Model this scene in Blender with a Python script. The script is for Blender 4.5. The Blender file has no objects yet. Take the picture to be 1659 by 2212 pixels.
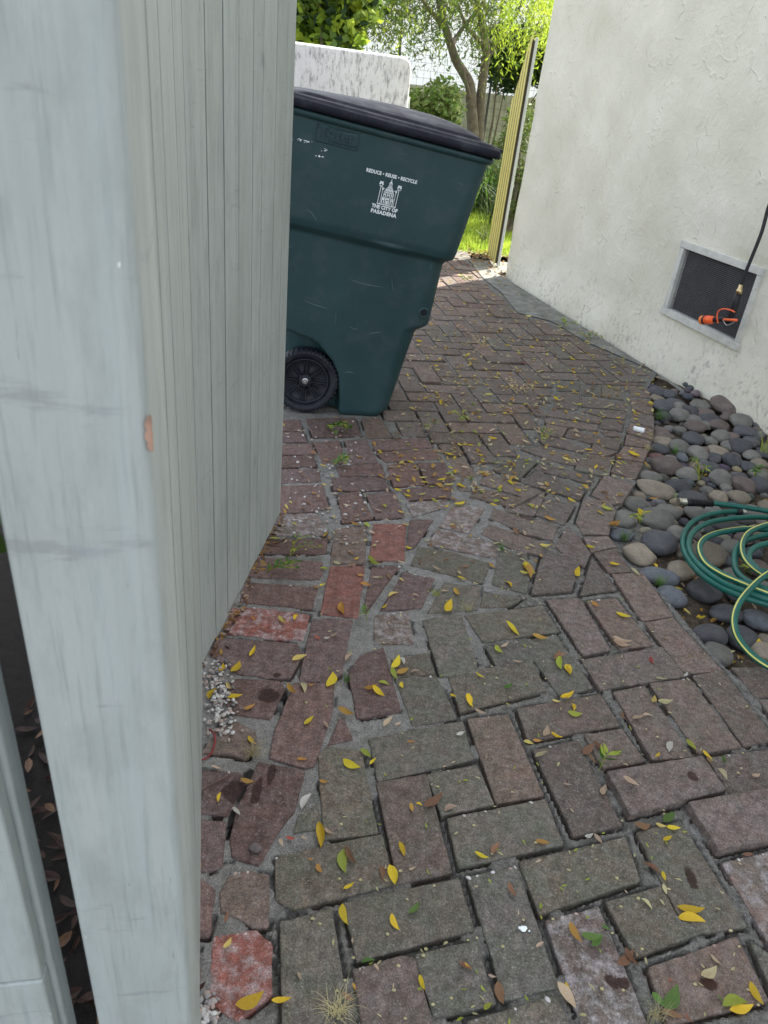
import bpy, bmesh, math, random
import numpy as np
from mathutils import Vector, Matrix, noise
random.seed(7); np.random.seed(7)
SC = bpy.context.scene; COL = SC.collection
PI = math.pi
# ------------------------------------------------------------------ camera
H = 1.3; F = 1598.; CX, CY = 829.5, 1106.          # pixel frame 1659 x 2212
dn = np.array([515-CX, -(3850-CY), -F]); dn /= np.linalg.norm(dn); up = -dn
fw = np.array([0, 0, -1.]); fw = fw-fw.dot(up)*up; fw /= np.linalg.norm(fw)
RC = np.array([np.cross(fw, up), fw, up])
def ray(u, v): return RC @ np.array([(u-CX)/F, -(v-CY)/F, -1.])
def G(u, v, z=0.):
    d = ray(u, v); t = (z-H)/d[2]; return Vector((d[0]*t, d[1]*t, z))
def hit(u, v, p, d2):                                # pixel ray against a vertical plane through p along d2 -> (s, z)
    r = ray(u, v); n = (-d2[1], d2[0]); t = (p[0]*n[0]+p[1]*n[1])/(r[0]*n[0]+r[1]*n[1])
    return ((r[0]*t-p[0])*d2[0]+(r[1]*t-p[1])*d2[1], H+r[2]*t)
def az(u, v): r = ray(u, v); return r[0]/r[1]
cd = bpy.data.cameras.new('camera'); cam = bpy.data.objects.new('camera', cd); COL.objects.link(cam); SC.camera = cam
cd.lens = F/2212*36; cd.sensor_width = 36; cd.clip_start = .02; cd.clip_end = 2000
m = Matrix.Identity(4)
for i in range(3):
    for j in range(3): m[i][j] = RC[i, j]
m[2][3] = H; cam.matrix_world = m
cd.dof.use_dof = True; cd.dof.focus_distance = 2.1; cd.dof.aperture_fstop = 13.0
# ------------------------------------------------------------------ world, sun, exposure
SUN_AZ = math.radians(38); SUN_EL = math.radians(42)  # azimuth clockwise from +Y
w = bpy.data.worlds.new('World'); SC.world = w; w.use_nodes = True
nt = w.node_tree; bg = nt.nodes['Background']
sky = nt.nodes.new('ShaderNodeTexSky'); sky.sky_type = 'NISHITA'; sky.sun_disc = False
sky.sun_elevation = SUN_EL; sky.sun_rotation = SUN_AZ; sky.dust_density = 2.0; sky.ozone_density = .7; sky.air_density = 1.0
hsv = nt.nodes.new('ShaderNodeHueSaturation'); hsv.inputs['Saturation'].default_value = .42; nt.links.new(sky.outputs[0], hsv.inputs['Color']); nt.links.new(hsv.outputs[0], bg.inputs[0]); bg.inputs[1].default_value = .15
ld = bpy.data.lights.new('sun', 'SUN'); ld.energy = 4.0; ld.angle = math.radians(.55); ld.color = (1, .94, .84)
so = bpy.data.objects.new('sun', ld); COL.objects.link(so)
sd = Vector((math.sin(SUN_AZ)*math.cos(SUN_EL), math.cos(SUN_AZ)*math.cos(SUN_EL), math.sin(SUN_EL)))
so.rotation_euler = sd.to_track_quat('Z', 'Y').to_euler()
SC.view_settings.view_transform = 'Standard'; SC.view_settings.look = 'None'; SC.view_settings.gamma = 1
SC.view_settings.exposure = 2.0
SC.cycles.max_bounces = 8; SC.cycles.diffuse_bounces = 4; SC.cycles.transparent_max_bounces = 8
# ------------------------------------------------------------------ node helper
def mat(name, rough=.8, spec=.4):
    M = bpy.data.materials.new(name); M.use_nodes = True; t = M.node_tree
    b = t.nodes['Principled BSDF']; b.inputs['Roughness'].default_value = rough
    b.inputs['Specular IOR Level'].default_value = spec*.8
    return M, t, b
class N:
    def __init__(s, t): s.t = t; s.tc = None
    def new(s, k): return s.t.nodes.new(k)
    def co(s, kind='Object'):
        if not s.tc: s.tc = s.new('ShaderNodeTexCoord')
        return s.tc.outputs[kind]
    def pos(s): return s.new('ShaderNodeNewGeometry').outputs['Position']
    def mp(s, vec, scale=(1, 1, 1), rot=(0, 0, 0)):
        n = s.new('ShaderNodeMapping'); s.l(vec, n.inputs[0]); n.inputs['Scale'].default_value = scale; n.inputs['Rotation'].default_value = rot; return n.outputs[0]
    def l(s, a, b): s.t.links.new(a, b)
    def noise(s, vec, sc, det=4, r=.55, out='Fac', dist=0):
        n = s.new('ShaderNodeTexNoise'); s.l(vec, n.inputs['Vector']); n.inputs['Scale'].default_value = sc; n.inputs['Detail'].default_value = det
        n.inputs['Roughness'].default_value = r; n.inputs['Distortion'].default_value = dist; return n.outputs[out]
    def voro(s, vec, sc, feat='F1', out='Distance', rnd=1):
        n = s.new('ShaderNodeTexVoronoi'); n.feature = feat; s.l(vec, n.inputs['Vector']); n.inputs['Scale'].default_value = sc; n.inputs['Randomness'].default_value = rnd; return n.outputs[out]
    def ramp(s, fac, stops, interp='LINEAR'):
        n = s.new('ShaderNodeValToRGB'); n.color_ramp.interpolation = interp; e = n.color_ramp.elements
        while len(e) < len(stops): e.new(.5)
        for k, (p, c) in enumerate(stops):
            e[k].position = p; e[k].color = (c, c, c, 1) if isinstance(c, (int, float)) else (*c, 1)
        s.l(fac, n.inputs[0]); return n.outputs[0]
    def mix(s, fac, a, b, bl='MIX'):
        n = s.new('ShaderNodeMix'); n.data_type = 'RGBA'; n.blend_type = bl
        for v, i in ((fac, 0), (a, 6), (b, 7)):
            if hasattr(v, 'links'): s.l(v, n.inputs[i])
            elif i == 0: n.inputs[0].default_value = v
            else: n.inputs[i].default_value = (*v, 1) if len(v) == 3 else v
        return n.outputs[2]
    def math(s, op, a, b=None, cl=False):
        n = s.new('ShaderNodeMath'); n.operation = op; n.use_clamp = cl
        for i, v in enumerate((a, b)):
            if v is None: continue
            if hasattr(v, 'links'): s.l(v, n.inputs[i])
            else: n.inputs[i].default_value = v
        return n.outputs[0]
    def attr(s, name, out='Color'):
        n = s.new('ShaderNodeAttribute'); n.attribute_name = name; return n.outputs[out]
    def bump(s, b, h, st=.5, dist=.01, nrm=None):
        n = s.new('ShaderNodeBump'); n.inputs['Strength'].default_value = st; n.inputs['Distance'].default_value = dist
        s.l(h, n.inputs['Height'])
        if nrm: s.l(nrm, n.inputs['Normal'])
        if b: s.l(n.outputs[0], b.inputs['Normal'])
        return n.outputs[0]
def simple(name, c, rough=.6, var=.15, sc=12, bump=.0, spec=.4, metal=0):
    M, t, b = mat(name, rough, spec); n = N(t); o = n.co()
    f = n.noise(o, sc, 5)
    col = n.mix(n.ramp(f, [(.3, 0.), (.7, 1.)]), tuple(x*(1-var) for x in c), tuple(min(1, x*(1+var)) for x in c))
    n.l(col, b.inputs['Base Color']); b.inputs['Metallic'].default_value = metal
    if bump: n.bump(b, n.noise(o, sc*4, 4), bump, .003)
    return M
# ------------------------------------------------------------------ mesh helpers
def mesh_obj(name, verts, faces, M, parent=None, smooth=False):
    me = bpy.data.meshes.new(name); me.from_pydata([tuple(v) for v in verts], [], [tuple(f) for f in faces]); me.update()
    if M: me.materials.append(M)
    if smooth: me.polygons.foreach_set('use_smooth', [True]*len(me.polygons))
    o = bpy.data.objects.new(name, me); COL.objects.link(o)
    if parent: o.parent = parent
    return o
class MB:
    def __init__(s): s.v = []; s.f = []; s.c = []
    def poly(s, pts, f):
        b = len(s.v); s.v += [Vector(p) for p in pts]; s.f += [tuple(b+i for i in q) for q in f]
    def box(s, c, sz, R=None):
        x, y, z = [k/2 for k in sz]; P = [Vector((a*x, b*y, d*z)) for a in (-1, 1) for b in (-1, 1) for d in (-1, 1)]
        if R is not None: P = [R @ p for p in P]
        s.poly([Vector(c)+p for p in P], [(0, 1, 3, 2), (4, 6, 7, 5), (0, 4, 5, 1), (2, 3, 7, 6), (0, 2, 6, 4), (1, 5, 7, 3)])
    def prism(s, bot, top):
        n = len(bot); s.poly(list(bot)+list(top), [tuple(range(n))[::-1], tuple(range(n, 2*n))]+[(i, (i+1) % n, n+(i+1) % n, n+i) for i in range(n)])
    def tube(s, pts, rad, seg=8, cap=True):
        pts = [Vector(p) for p in pts]; n = len(pts); rads = rad if hasattr(rad, '__len__') else [rad]*n
        t = (pts[1]-pts[0]).normalized(); a = t.orthogonal().normalized(); b0 = len(s.v)
        for i in range(n):
            t2 = ((pts[min(i+1, n-1)]-pts[max(i-1, 0)])).normalized(); a = (a-t2*a.dot(t2)).normalized(); bb = t2.cross(a)
            for k in range(seg):
                an = 2*PI*k/seg; s.v.append(pts[i]+(a*math.cos(an)+bb*math.sin(an))*rads[i])
        for i in range(n-1):
            for k in range(seg):
                k2 = (k+1) % seg; s.f.append((b0+i*seg+k, b0+i*seg+k2, b0+(i+1)*seg+k2, b0+(i+1)*seg+k))
        if cap:
            s.f.append(tuple(b0+k for k in range(seg))[::-1]); s.f.append(tuple(b0+(n-1)*seg+k for k in range(seg)))
    def lathe(s, prof, M4=Matrix.Identity(4), seg=32):     # prof: (r, h) about local Z
        b0 = len(s.v); n = len(prof)
        for r, h in prof:
            for k in range(seg): s.v.append(M4 @ Vector((r*math.cos(2*PI*k/seg), r*math.sin(2*PI*k/seg), h)))
        for i in range(n-1):
            for k in range(seg):
                k2 = (k+1) % seg; s.f.append((b0+i*seg+k, b0+i*seg+k2, b0+(i+1)*seg+k2, b0+(i+1)*seg+k))
    def build(s, name, M, parent=None, smooth=False, bevel=0):
        o = mesh_obj(name, s.v, s.f, M, parent, smooth)
        if bevel:
            md = o.modifiers.new('bevel', 'BEVEL'); md.width = bevel; md.segments = 3; md.limit_method = 'ANGLE'
            for p in o.data.polygons: p.use_smooth = True
            md.harden_normals = True
        return o
def tag(o, label=None, cat=None, group=None, kind=None):
    if label: o['label'] = label
    if cat: o['category'] = cat
    if group: o['group'] = group
    if kind: o['kind'] = kind
    return o
def empty(name, loc, rz=0):
    o = bpy.data.objects.new(name, None); COL.objects.link(o); o.location = loc; o.rotation_euler = (0, 0, rz); o.empty_display_size = .1; return o
def interp(x, xs, ys): return float(np.interp(x, xs, ys))
def cat(P, n=10):
    P = [Vector(p) for p in P]; out = []
    for i in range(len(P)-1):
        p0, p1, p2, p3 = P[max(i-1, 0)], P[i], P[i+1], P[min(i+2, len(P)-1)]
        for k in range(n):
            t = k/n; out.append(.5*((2*p1)+(-p0+p2)*t+(2*p0-5*p1+4*p2-p3)*t*t+(-p0+3*p1-3*p2+p3)*t**3))
    out.append(P[-1]); return out
def smooth(a, b, x): t = max(0, min(1, (x-a)/(b-a))); return t*t*(3-2*t)
V = {'0': (0, 0, 1), '1': (1123.3, 777.7, .32291), '2': (553., 864.1, .36458), '3': (380.2, 1296.1, .39583), '4': (380.2, 1728.1, .39583),
     '5': (1002.3, 1382.5, .39583), '6': (864.1, 518.4, .36458)}
def GV(k, x, y, z=0.): o = V[k]; return G(o[0]+x*o[2], o[1]+y*o[2], z)
def inpoly(x, y, P):
    c = False; j = len(P)-1
    for i in range(len(P)):
        xi, yi = P[i][0], P[i][1]; xj, yj = P[j][0], P[j][1]
        if (yi > y) != (yj > y) and x < (xj-xi)*(y-yi)/(yj-yi)+xi: c = not c
        j = i
    return c
# ------------------------------------------------------------------ materials
def brick_mat():
    M, t, b = mat('paving_brick', .88, .25); n = N(t); o = n.pos()
    c = n.attr('col'); eff = n.attr('col', 'Alpha')
    big = n.noise(o, 9, 4); fine = n.noise(o, 160, 5, .7); mid = n.noise(o, 38, 5, .6)
    col = n.mix(n.ramp(mid, [(.3, 0.), (.7, 1.)]), n.mix(1, c, (.80, .78, .76), 'MULTIPLY'), n.mix(1, c, (1.42, 1.30, 1.25), 'MULTIPLY'))
    col = n.mix(n.math('MULTIPLY', n.ramp(n.noise(o, 22, 6, .7), [(.5, 0.), (.68, 1.)]), .5), col, n.mix(1, c, (.60, .57, .55), 'MULTIPLY'))
    moss = n.math('MULTIPLY', n.ramp(n.noise(o, 14, 6, .65), [(.4, 0.), (.62, 1.)]), n.attr('moss', 'Fac'))
    col = n.mix(n.math('MULTIPLY', moss, .8), col, (.105, .110, .082))
    em = n.math('MULTIPLY', n.ramp(n.noise(o, 30, 7, .75), [(.46, 0.), (.6, 1.)]), eff)
    col = n.mix(em, col, (.40, .38, .38))
    col = n.mix(n.ramp(n.voro(o, 260), [(.0, .55), (.22, 0.)]), col, (.05, .045, .04))
    gr_ = n.ramp(n.noise(o, 330, 4, .8), [(.36, .62), (.5, 1.), (.64, 1.5)]); col = n.mix(1, col, gr_, 'MULTIPLY')
    gb_ = n.ramp(n.noise(o, 75, 6, .75), [(.36, .72), (.5, 1.), (.66, 1.35)]); col = n.mix(1, col, gb_, 'MULTIPLY')
    sp = n.math('MULTIPLY', n.ramp(n.noise(o, 210, 3, .6), [(.60, 0.), (.70, 1.)]), .45)
    col = n.mix(sp, col, (.42, .40, .37))
    # damp patches
    wet = None
    for (k, x, y, r, e) in STAINS:
        p = GV(k, x, y); q = n.new('ShaderNodeVectorMath'); q.operation = 'SUBTRACT'; n.l(o, q.inputs[0]); q.inputs[1].default_value = (p.x, p.y, 0)
        q2 = n.mp(q.outputs[0], (1, 1/e, 0)); ln = n.new('ShaderNodeVectorMath'); ln.operation = 'LENGTH'; n.l(q2, ln.inputs[0])
        d = n.math('ADD', ln.outputs['Value'], n.math('MULTIPLY', n.math('SUBTRACT', n.noise(o, 60, 4), .5), r*1.1))
        f = n.ramp(n.math('DIVIDE', d, r), [(.75, 1.), (1., 0.)])
        wet = f if wet is None else n.math('MAXIMUM', wet, f)
    col = n.mix(wet, col, n.mix(1, col, (.30, .20, .18), 'MULTIPLY'))
    n.l(col, b.inputs['Base Color'])
    n.l(n.ramp(wet, [(0, .88), (1, .45)]), b.inputs['Roughness'])
    h = n.math('ADD', n.math('MULTIPLY', n.noise(o, 24, 4), 1.2), n.math('MULTIPLY', fine, .45))
    h = n.math('ADD', h, n.math('MULTIPLY', n.ramp(n.voro(o, 120), [(0., 0.), (.35, 1.)]), .18))
    n.bump(b, h, .75, .006)
    return M
STAINS = [('3', 505, 520, .030, .9), ('3', 320, 1040, .028, 1.2), ('3', 440, 1050, .012, 3.), ('3', 520, 950, .010, 3.), ('5', 1240, 767, .014, 1.), ('5', 1238, 1300, .012, 2.4), ('5', 1340, 1878, .016, .8), ('5', 870, 1870, .012, 1.), ('5', 810, 1860, .013, 1.), ('3', 550, 412, .010, 1.)]
M_BRICK = brick_mat()
def mortar_mat():
    M, t, b = mat('mortar', .95, .2); n = N(t); o = n.pos()
    lt = n.attr('lite', 'Fac')
    a = n.mix(n.ramp(n.noise(o, 60, 6, .7), [(.3, 0.), (.7, 1.)]), (.085, .08, .07), (.25, .24, .215))
    c = n.mix(n.ramp(n.noise(o, 40, 6, .75), [(.3, 0.), (.7, 1.)]), (.165, .158, .145), (.30, .29, .268))
    col = n.mix(lt, a, c)
    col = n.mix(n.math('MULTIPLY', n.ramp(n.noise(o, 18, 4), [(.55, 0.), (.7, 1.)]), .4), col, (.07, .085, .045))
    sp = n.ramp(n.noise(o, 320, 2), [(.66, 0.), (.7, .6)]); col = n.mix(sp, col, (.55, .54, .5))
    col = n.mix(1, col, n.ramp(n.noise(o, 260, 4, .8), [(.36, .6), (.5, 1.), (.64, 1.4)]), 'MULTIPLY')
    for (k, x, y, r, e) in (('3', 400, 950, .018, 1.2), ('3', 352, 1050, .010, 3.2), ('3', 310, 1180, .010, 3.5), ('3', 292, 1260, .008, 2.5), ('3', 585, 520, .012, 2.)):
        p = GV(k, x, y); q = n.new('ShaderNodeVectorMath'); q.operation = 'SUBTRACT'; n.l(o, q.inputs[0]); q.inputs[1].default_value = (p.x, p.y, 0)
        ln = n.new('ShaderNodeVectorMath'); ln.operation = 'LENGTH'; n.l(n.mp(q.outputs[0], (1, 1/e, 0)), ln.inputs[0])
        d = n.math('ADD', ln.outputs['Value'], n.math('MULTIPLY', n.math('SUBTRACT', n.noise(o, 60, 4), .5), r*1.1))
        col = n.mix(n.ramp(n.math('DIVIDE', d, r), [(.7, 1.), (1., 0.)]), col, (.03, .028, .026))
    n.l(col, b.inputs['Base Color'])
    n.bump(b, n.math('ADD', n.noise(o, 220, 5, .7), n.noise(o, 45, 4)), .9, .006)
    return M
M_MORTAR = mortar_mat()
def soil_mat():
    M, t, b = mat('soil', .95, .2); n = N(t); o = n.pos()
    col = n.ramp(n.noise(o, 45, 6, .75), [(.3, (.035, .027, .02)), (.55, (.10, .078, .056)), (.75, (.20, .16, .12))])
    n.l(col, b.inputs['Base Color']); n.bump(b, n.noise(o, 90, 6, .7), 1, .01); return M
M_SOIL = soil_mat()
def fence_mat():
    M, t, b = mat('painted_wood', .62, .35); n = N(t); o = n.co(); r = n.attr('tone', 'Fac')
    g = n.mp(o, (1, 1, .035)); gr = n.noise(g, 140, 5, .6); br = n.noise(g, 26, 4)
    col = n.mix(n.ramp(br, [(.3, 0.), (.7, 1.)]), (.35, .385, .365), (.44, .465, .435))
    col = n.mix(n.math('MULTIPLY', n.ramp(n.noise(o, 2.2, 3), [(.4, 0.), (.65, 1.)]), .5), col, (.36, .385, .37))
    col = n.mix(n.math('MULTIPLY', n.ramp(n.noise(n.mp(o, (1, 1, .3)), 5, 4, .6), [(.50, 0.), (.68, 1.)]), .45), col, (.25, .275, .25))
    col = n.mix(n.math('MULTIPLY', n.ramp(n.noise(n.mp(o, (1, 1, .4)), 22, 6, .7), [(.50, 0.), (.64, 1.)]), .45), col, (.27, .29, .27))
    col = n.mix(n.math('MULTIPLY', n.ramp(n.noise(n.mp(o, (.4, .4, 2.2)), 16, 5, .7), [(.62, 0.), (.68, 1.)]), .5), col, (.24, .25, .25))
    col = n.mix(n.ramp(n.noise(n.mp(o, (1, 1, .05)), 200, 4, .6), [(.54, 0.), (.66, .45)]), col, (.24, .27, .26))
    kn = n.voro(n.mp(o, (1, 1, .75)), 5.5); col = n.mix(n.math('MULTIPLY', n.ramp(kn, [(.03, 1.), (.12, 0.)]), n.ramp(n.noise(o, 30, 4), [(.4, .2), (.6, .9)])), col, (.21, .22, .225))
    col = n.mix(n.ramp(n.noise(n.mp(o, (1, 1, .02)), 55, 3, .5), [(.52, 0.), (.60, .35)]), col, (.42, .46, .45))
    col = n.mix(n.ramp(n.noise(n.mp(o, (1, 1, .09)), 120, 4, .6), [(.71, 0.), (.74, .7)]), col, (.13, .14, .13))
    col = n.mix(n.ramp(n.noise(n.mp(o, (1, 1, .6)), 150, 2), [(.765, 0.), (.785, .9)]), col, (.72, .74, .72))
    n.l(col, b.inputs['Base Color'])
    h = n.math('ADD', n.math('MULTIPLY', gr, .6), n.math('MULTIPLY', n.noise(n.mp(o, (1, 1, .25)), 300, 3), .3)); n.bump(b, h, .5, .003)
    return M
M_FENCE = fence_mat()
M_RAW = simple('bare_wood', (.36, .22, .16), .8, .25, 60)
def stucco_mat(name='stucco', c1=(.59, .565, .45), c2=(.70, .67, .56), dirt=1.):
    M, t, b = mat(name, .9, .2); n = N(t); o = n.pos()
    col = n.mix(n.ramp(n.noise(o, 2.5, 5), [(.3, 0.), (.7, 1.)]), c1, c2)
    z = n.new('ShaderNodeSeparateXYZ'); n.l(o, z.inputs[0])
    low = n.ramp(z.outputs['Z'], [(.0, 1.), (.25, .6), (.42, 0.)])
    d = n.math('MULTIPLY', n.ramp(n.noise(n.mp(o, (1, 1, .7)), 38, 6, .75), [(.53, 0.), (.60, 1.)]), n.math('MULTIPLY', low, n.ramp(n.noise(o, 4, 3), [(.42, 0.), (.56, 1.)])))
    col = n.mix(n.math('MULTIPLY', d, .6*dirt), col, (.18, .175, .16))
    col = n.mix(n.math('MULTIPLY', n.ramp(n.noise(o, 55, 3, .5), [(.73, 0.), (.75, .8)]), dirt), col, (.16, .15, .14))
    n.l(col, b.inputs['Base Color'])
    # trowel ridges and pits
    dv = n.new('ShaderNodeVectorMath'); dv.operation = 'ADD'; n.l(o, dv.inputs[0])
    nz = n.noise(o, 3.5, 3, out='Color'); n.l(n.mix(1, nz, (.5, .5, .5), 'MULTIPLY'), dv.inputs[1])
    rd = n.ramp(n.voro(n.mp(dv.outputs[0], (1, 1, .45)), 5.2, 'DISTANCE_TO_EDGE'), [(0, 1.), (.022, .35), (.06, 0.)])
    rd = n.math('MULTIPLY', rd, n.ramp(n.noise(o, 6, 3), [(.50, 0.), (.62, 1.)]))
    lump = n.math('MULTIPLY', n.noise(n.mp(o, (1, 1, .55)), 9, 4, .5), 1.3)
    h = n.math('ADD', n.math('ADD', lump, n.math('MULTIPLY', rd, .32)), n.math('ADD', n.math('MULTIPLY', n.noise(o, 120, 5, .7), .30), n.math('MULTIPLY', n.noise(n.mp(dv.outputs[0], (1, 1, .7)), 24, 5, .6), .5)))
    n.bump(b, h, .8, .016)
    return M
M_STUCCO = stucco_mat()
def conc_mat():
    M, t, b = mat('weathered_concrete', .9, .2); n = N(t); o = n.pos()
    col = n.ramp(n.noise(o, 12, 7, .7), [(.3, (.10, .105, .085)), (.5, (.19, .19, .165)), (.7, (.29, .285, .26))])
    n.l(col, b.inputs['Base Color']); n.bump(b, n.noise(o, 60, 6, .7), .6, .006); return M
M_CONC = conc_mat()
def leaf_mat(name, c, c2, tr=.4, sc=40, rough=.55):
    M, t, b = mat(name, rough, .35); n = N(t); o = n.co()
    rn = n.new('ShaderNodeObjectInfo').outputs['Random']
    col = n.mix(n.ramp(n.noise(o, sc, 4), [(.35, 0.), (.68, 1.)]), c, c2)
    hs = n.new('ShaderNodeHueSaturation'); n.l(col, hs.inputs['Color']); n.l(n.ramp(rn, [(0, .72), (1, 1.2)]), hs.inputs['Value']); n.l(n.ramp(n.math('FRACT', n.math('MULTIPLY', rn, 7.3)), [(0, .485), (1, .512)]), hs.inputs['Hue'])
    col = hs.outputs[0]
    n.l(col, b.inputs['Base Color'])
    tl = n.new('ShaderNodeBsdfTranslucent'); n.l(col, tl.inputs[0]); mx = n.new('ShaderNodeMixShader'); mx.inputs[0].default_value = tr
    n.l(b.outputs[0], mx.inputs[1]); n.l(tl.outputs[0], mx.inputs[2]); n.l(mx.outputs[0], t.nodes['Material Output'].inputs[0])
    return M
LM = {'Y': leaf_mat('leaf_yellow', (.68, .47, .02), (.82, .64, .06)), 'y': leaf_mat('leaf_pale_yellow', (.66, .54, .12), (.74, .62, .22)),
      'p': leaf_mat('leaf_straw', (.50, .45, .22), (.60, .54, .33)), 'o': leaf_mat('leaf_ochre', (.46, .23, .05), (.62, .38, .09)),
      'b': leaf_mat('leaf_brown', (.24, .125, .07), (.36, .21, .12)), 't': leaf_mat('leaf_tan', (.50, .36, .23), (.66, .52, .38)),
      'g': leaf_mat('leaf_green', (.09, .19, .04), (.16, .27, .07)), 'v': leaf_mat('leaf_lime', (.30, .38, .05), (.48, .47, .08)),
      'w': leaf_mat('leaf_bleached', (.55, .53, .45), (.64, .62, .55)), 'r': leaf_mat('leaf_red', (.36, .07, .04), (.46, .13, .07)),
      'k': leaf_mat('leaf_dark', (.07, .035, .03), (.12, .07, .05))}
# ------------------------------------------------------------------ ground sheets
def sheet(name, pts, z, M, kind='structure'):
    return tag(mesh_obj(name, [(p[0], p[1], z) for p in pts], [tuple(range(len(pts)))], M), kind=kind)
sheet('ground', [(-400, -60), (400, -60), (400, 700), (-400, 700)], -.16, M_SOIL)
# path outline (world) -----------------------------------------------------
right_edge = [G(*p) for p in [(1760, 1565), (1659, 1505), (1570, 1440), (1500, 1362), (1440, 1290), (1395, 1243), (1360, 1215), (1312, 1165), (1325, 1110), (1365, 1060), (1392, 1005), (1408, 940), (1411, 880), (1400, 835)]]
apron_edge = [G(*p) for p in [(1411, 800), (1301, 752), (1265, 737), (1192, 693), (1119, 675), (1083, 631), (1046, 602), (1021, 573)]]
PATH = [(-.75, .05), (1.25, .05), (1.18, 1.0)]+[(p.x, p.y) for p in right_edge]+[(p.x, p.y) for p in apron_edge]+[(.3, 7.3), (-.9, 7.3)]
# ---- bricks traced one by one from their corners
PC = {'g': (.112, .100, .083), 'p': (.118, .080, .072), 'r': (.165, .076, .061), 'R': (.20, .083, .070), 'm': (.134, .100, .084), 'w': (.14, .108, .095), 'b': (.124, .097, .082)}
BR = []
def B(k, c, *lists, dz=0):
    for L in lists: BR.append(([GV(k, x, y).to_2d() for x, y in L], c, dz))
B('4', 'p', [(100, 110), (270, 120), (245, 365), (150, 385), (60, 345)], [(60, 440), (135, 432), (205, 490), (180, 730), (40, 740)], [(20, 800), (110, 815), (130, 950), (95, 1010), (20, 1000)])
B('4', 'm', [(300, 400), (400, 388), (500, 410), (497, 680), (420, 690), (340, 630), (250, 605), (245, 500)])
B('4', 'R', [(215, 745), (440, 720), (515, 790), (520, 1050), (330, 1200), (190, 1100), (200, 850)])
B('4', 'g', [(545, 320), (750, 265), (1120, 190), (1180, 455), (640, 590), (550, 545)], [(575, 665), (845, 598), (950, 1262), (590, 1290)], [(925, 560), (1540, 430), (1620, 700), (990, 870)])
B('3', 'g', [(780, 850), (830, 800), (1010, 830), (1095, 1270), (810, 1300)], [(675, 1180), (770, 1120), (785, 1240), (650, 1265)])
B('4', 'm', [(975, 930), (1240, 855), (1300, 870), (1395, 1230), (1410, 1290), (1035, 1300)])
B('5', 'g', [(-262, 1722), (65, 1645), (165, 1975), (-160, 2050)], [(20, 1290), (290, 1230), (515, 1890), (225, 1960)], [(300, 1215), (880, 1080), (960, 1310), (415, 1490)])
B('5', 'w', [(450, 1530), (735, 1455), (1010, 2110), (660, 2140)])
B('5', 'g', [(775, 1430), (1075, 1345), (1230, 1620), (940, 1722)])
B('5', 'm', [(1010, 1790), (1490, 1618), (1660, 1960), (1120, 2090)])
B('5', 'g', [(945, 1050), (1180, 985), (1540, 1555), (1230, 1610)])
B('5', 'm', [(775, 745), (1290, 655), (1425, 830), (900, 965)], dz=.014)
B('5', 'm', [(1215, 915), (1720, 820), (1880, 1060), (1380, 1160)], dz=.015)
B('5', 'w', [(1410, 1215), (1690, 1150), (1960, 1620), (1690, 1690)])
B('5', 'g', [(1570, 1650), (1680, 1720), (1900, 1650), (2000, 1900), (1700, 1960)], [(1700, 1990), (2000, 1930), (2100, 2180), (1780, 2200)], [(20, 2080), (500, 1940), (600, 2150), (60, 2180)])
B('3', 'b', [(1100, 1000), (1360, 950), (1500, 1478), (1215, 1540)])
B('5', 'g', [(-90, 970), (445, 868), (542, 1112), (-27, 1233)], [(-197, 737), (68, 685), (158, 890), (-120, 950)])
B('5', 'b', [(20, 430), (240, 405), (435, 843), (180, 885)])
B('3', 'g', [(1055, 760), (1560, 665), (1618, 865), (1105, 985)], [(1200, 430), (1420, 415), (1530, 640), (1295, 685)], [(1180, 325), (1375, 285), (1412, 402), (1203, 418)], [(1350, 110), (1555, 80), (1650, 395), (1445, 415)])
B('3', 'p', [(1010, 300), (1130, 260), (1160, 370), (1225, 610), (990, 640), (945, 395)], [(745, 115), (820, 100), (960, 110), (940, 200), (900, 400), (840, 440), (680, 435), (710, 260)], [(650, 450), (860, 455), (850, 600), (750, 900), (700, 915), (515, 860), (540, 720)], [(895, 645), (915, 645), (960, 755), (835, 785)])
B('3', 'w', [(1085, 85), (1265, 60), (1295, 235), (1085, 235)])
B('3', 'R', [(310, 45), (430, 40), (725, 80), (690, 215), (530, 210), (270, 170)])
B('3', 'p', [(235, 205), (660, 240), (690, 290), (620, 420), (560, 430), (340, 400), (180, 290)], [(330, 430), (560, 440), (590, 480), (510, 650), (310, 620), (230, 480)], [(130, 930), (350, 940), (380, 990), (280, 1170), (80, 1160)], [(455, 888), (698, 935), (640, 1150), (560, 1250), (450, 1440), (310, 1400), (300, 1300), (345, 1120)])
B('3', 'm', [(240, 690), (330, 665), (430, 720), (440, 800), (380, 860), (280, 830), (150, 830)])
B('2', 'r', [(445, 985), (640, 985), (600, 1290), (385, 1265)], [(700, 735), (885, 735), (875, 950), (675, 945)])
B('2', 'm', [(470, 765), (655, 740), (640, 965), (445, 965)])
B('2', 'p', [(-60, 1080), (365, 1105), (330, 1235), (-90, 1190)], [(-40, 930), (390, 960), (400, 1010), (370, 1060), (-60, 1045)], [(60, 830), (420, 820), (410, 910), (20, 905)], [(100, 510), (390, 500), (430, 640), (340, 660), (90, 670)], [(110, 410), (360, 405), (385, 480), (105, 490)], [(115, 330), (340, 330), (355, 390), (110, 395)], [(120, 265), (330, 260), (340, 320), (115, 320)], [(120, 190), (280, 190), (300, 245), (120, 245)], [(120, 120), (260, 115), (270, 180), (120, 180)])
B('2', 'w', [(120, 690), (350, 670), (420, 750), (400, 800), (60, 800)])
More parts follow.
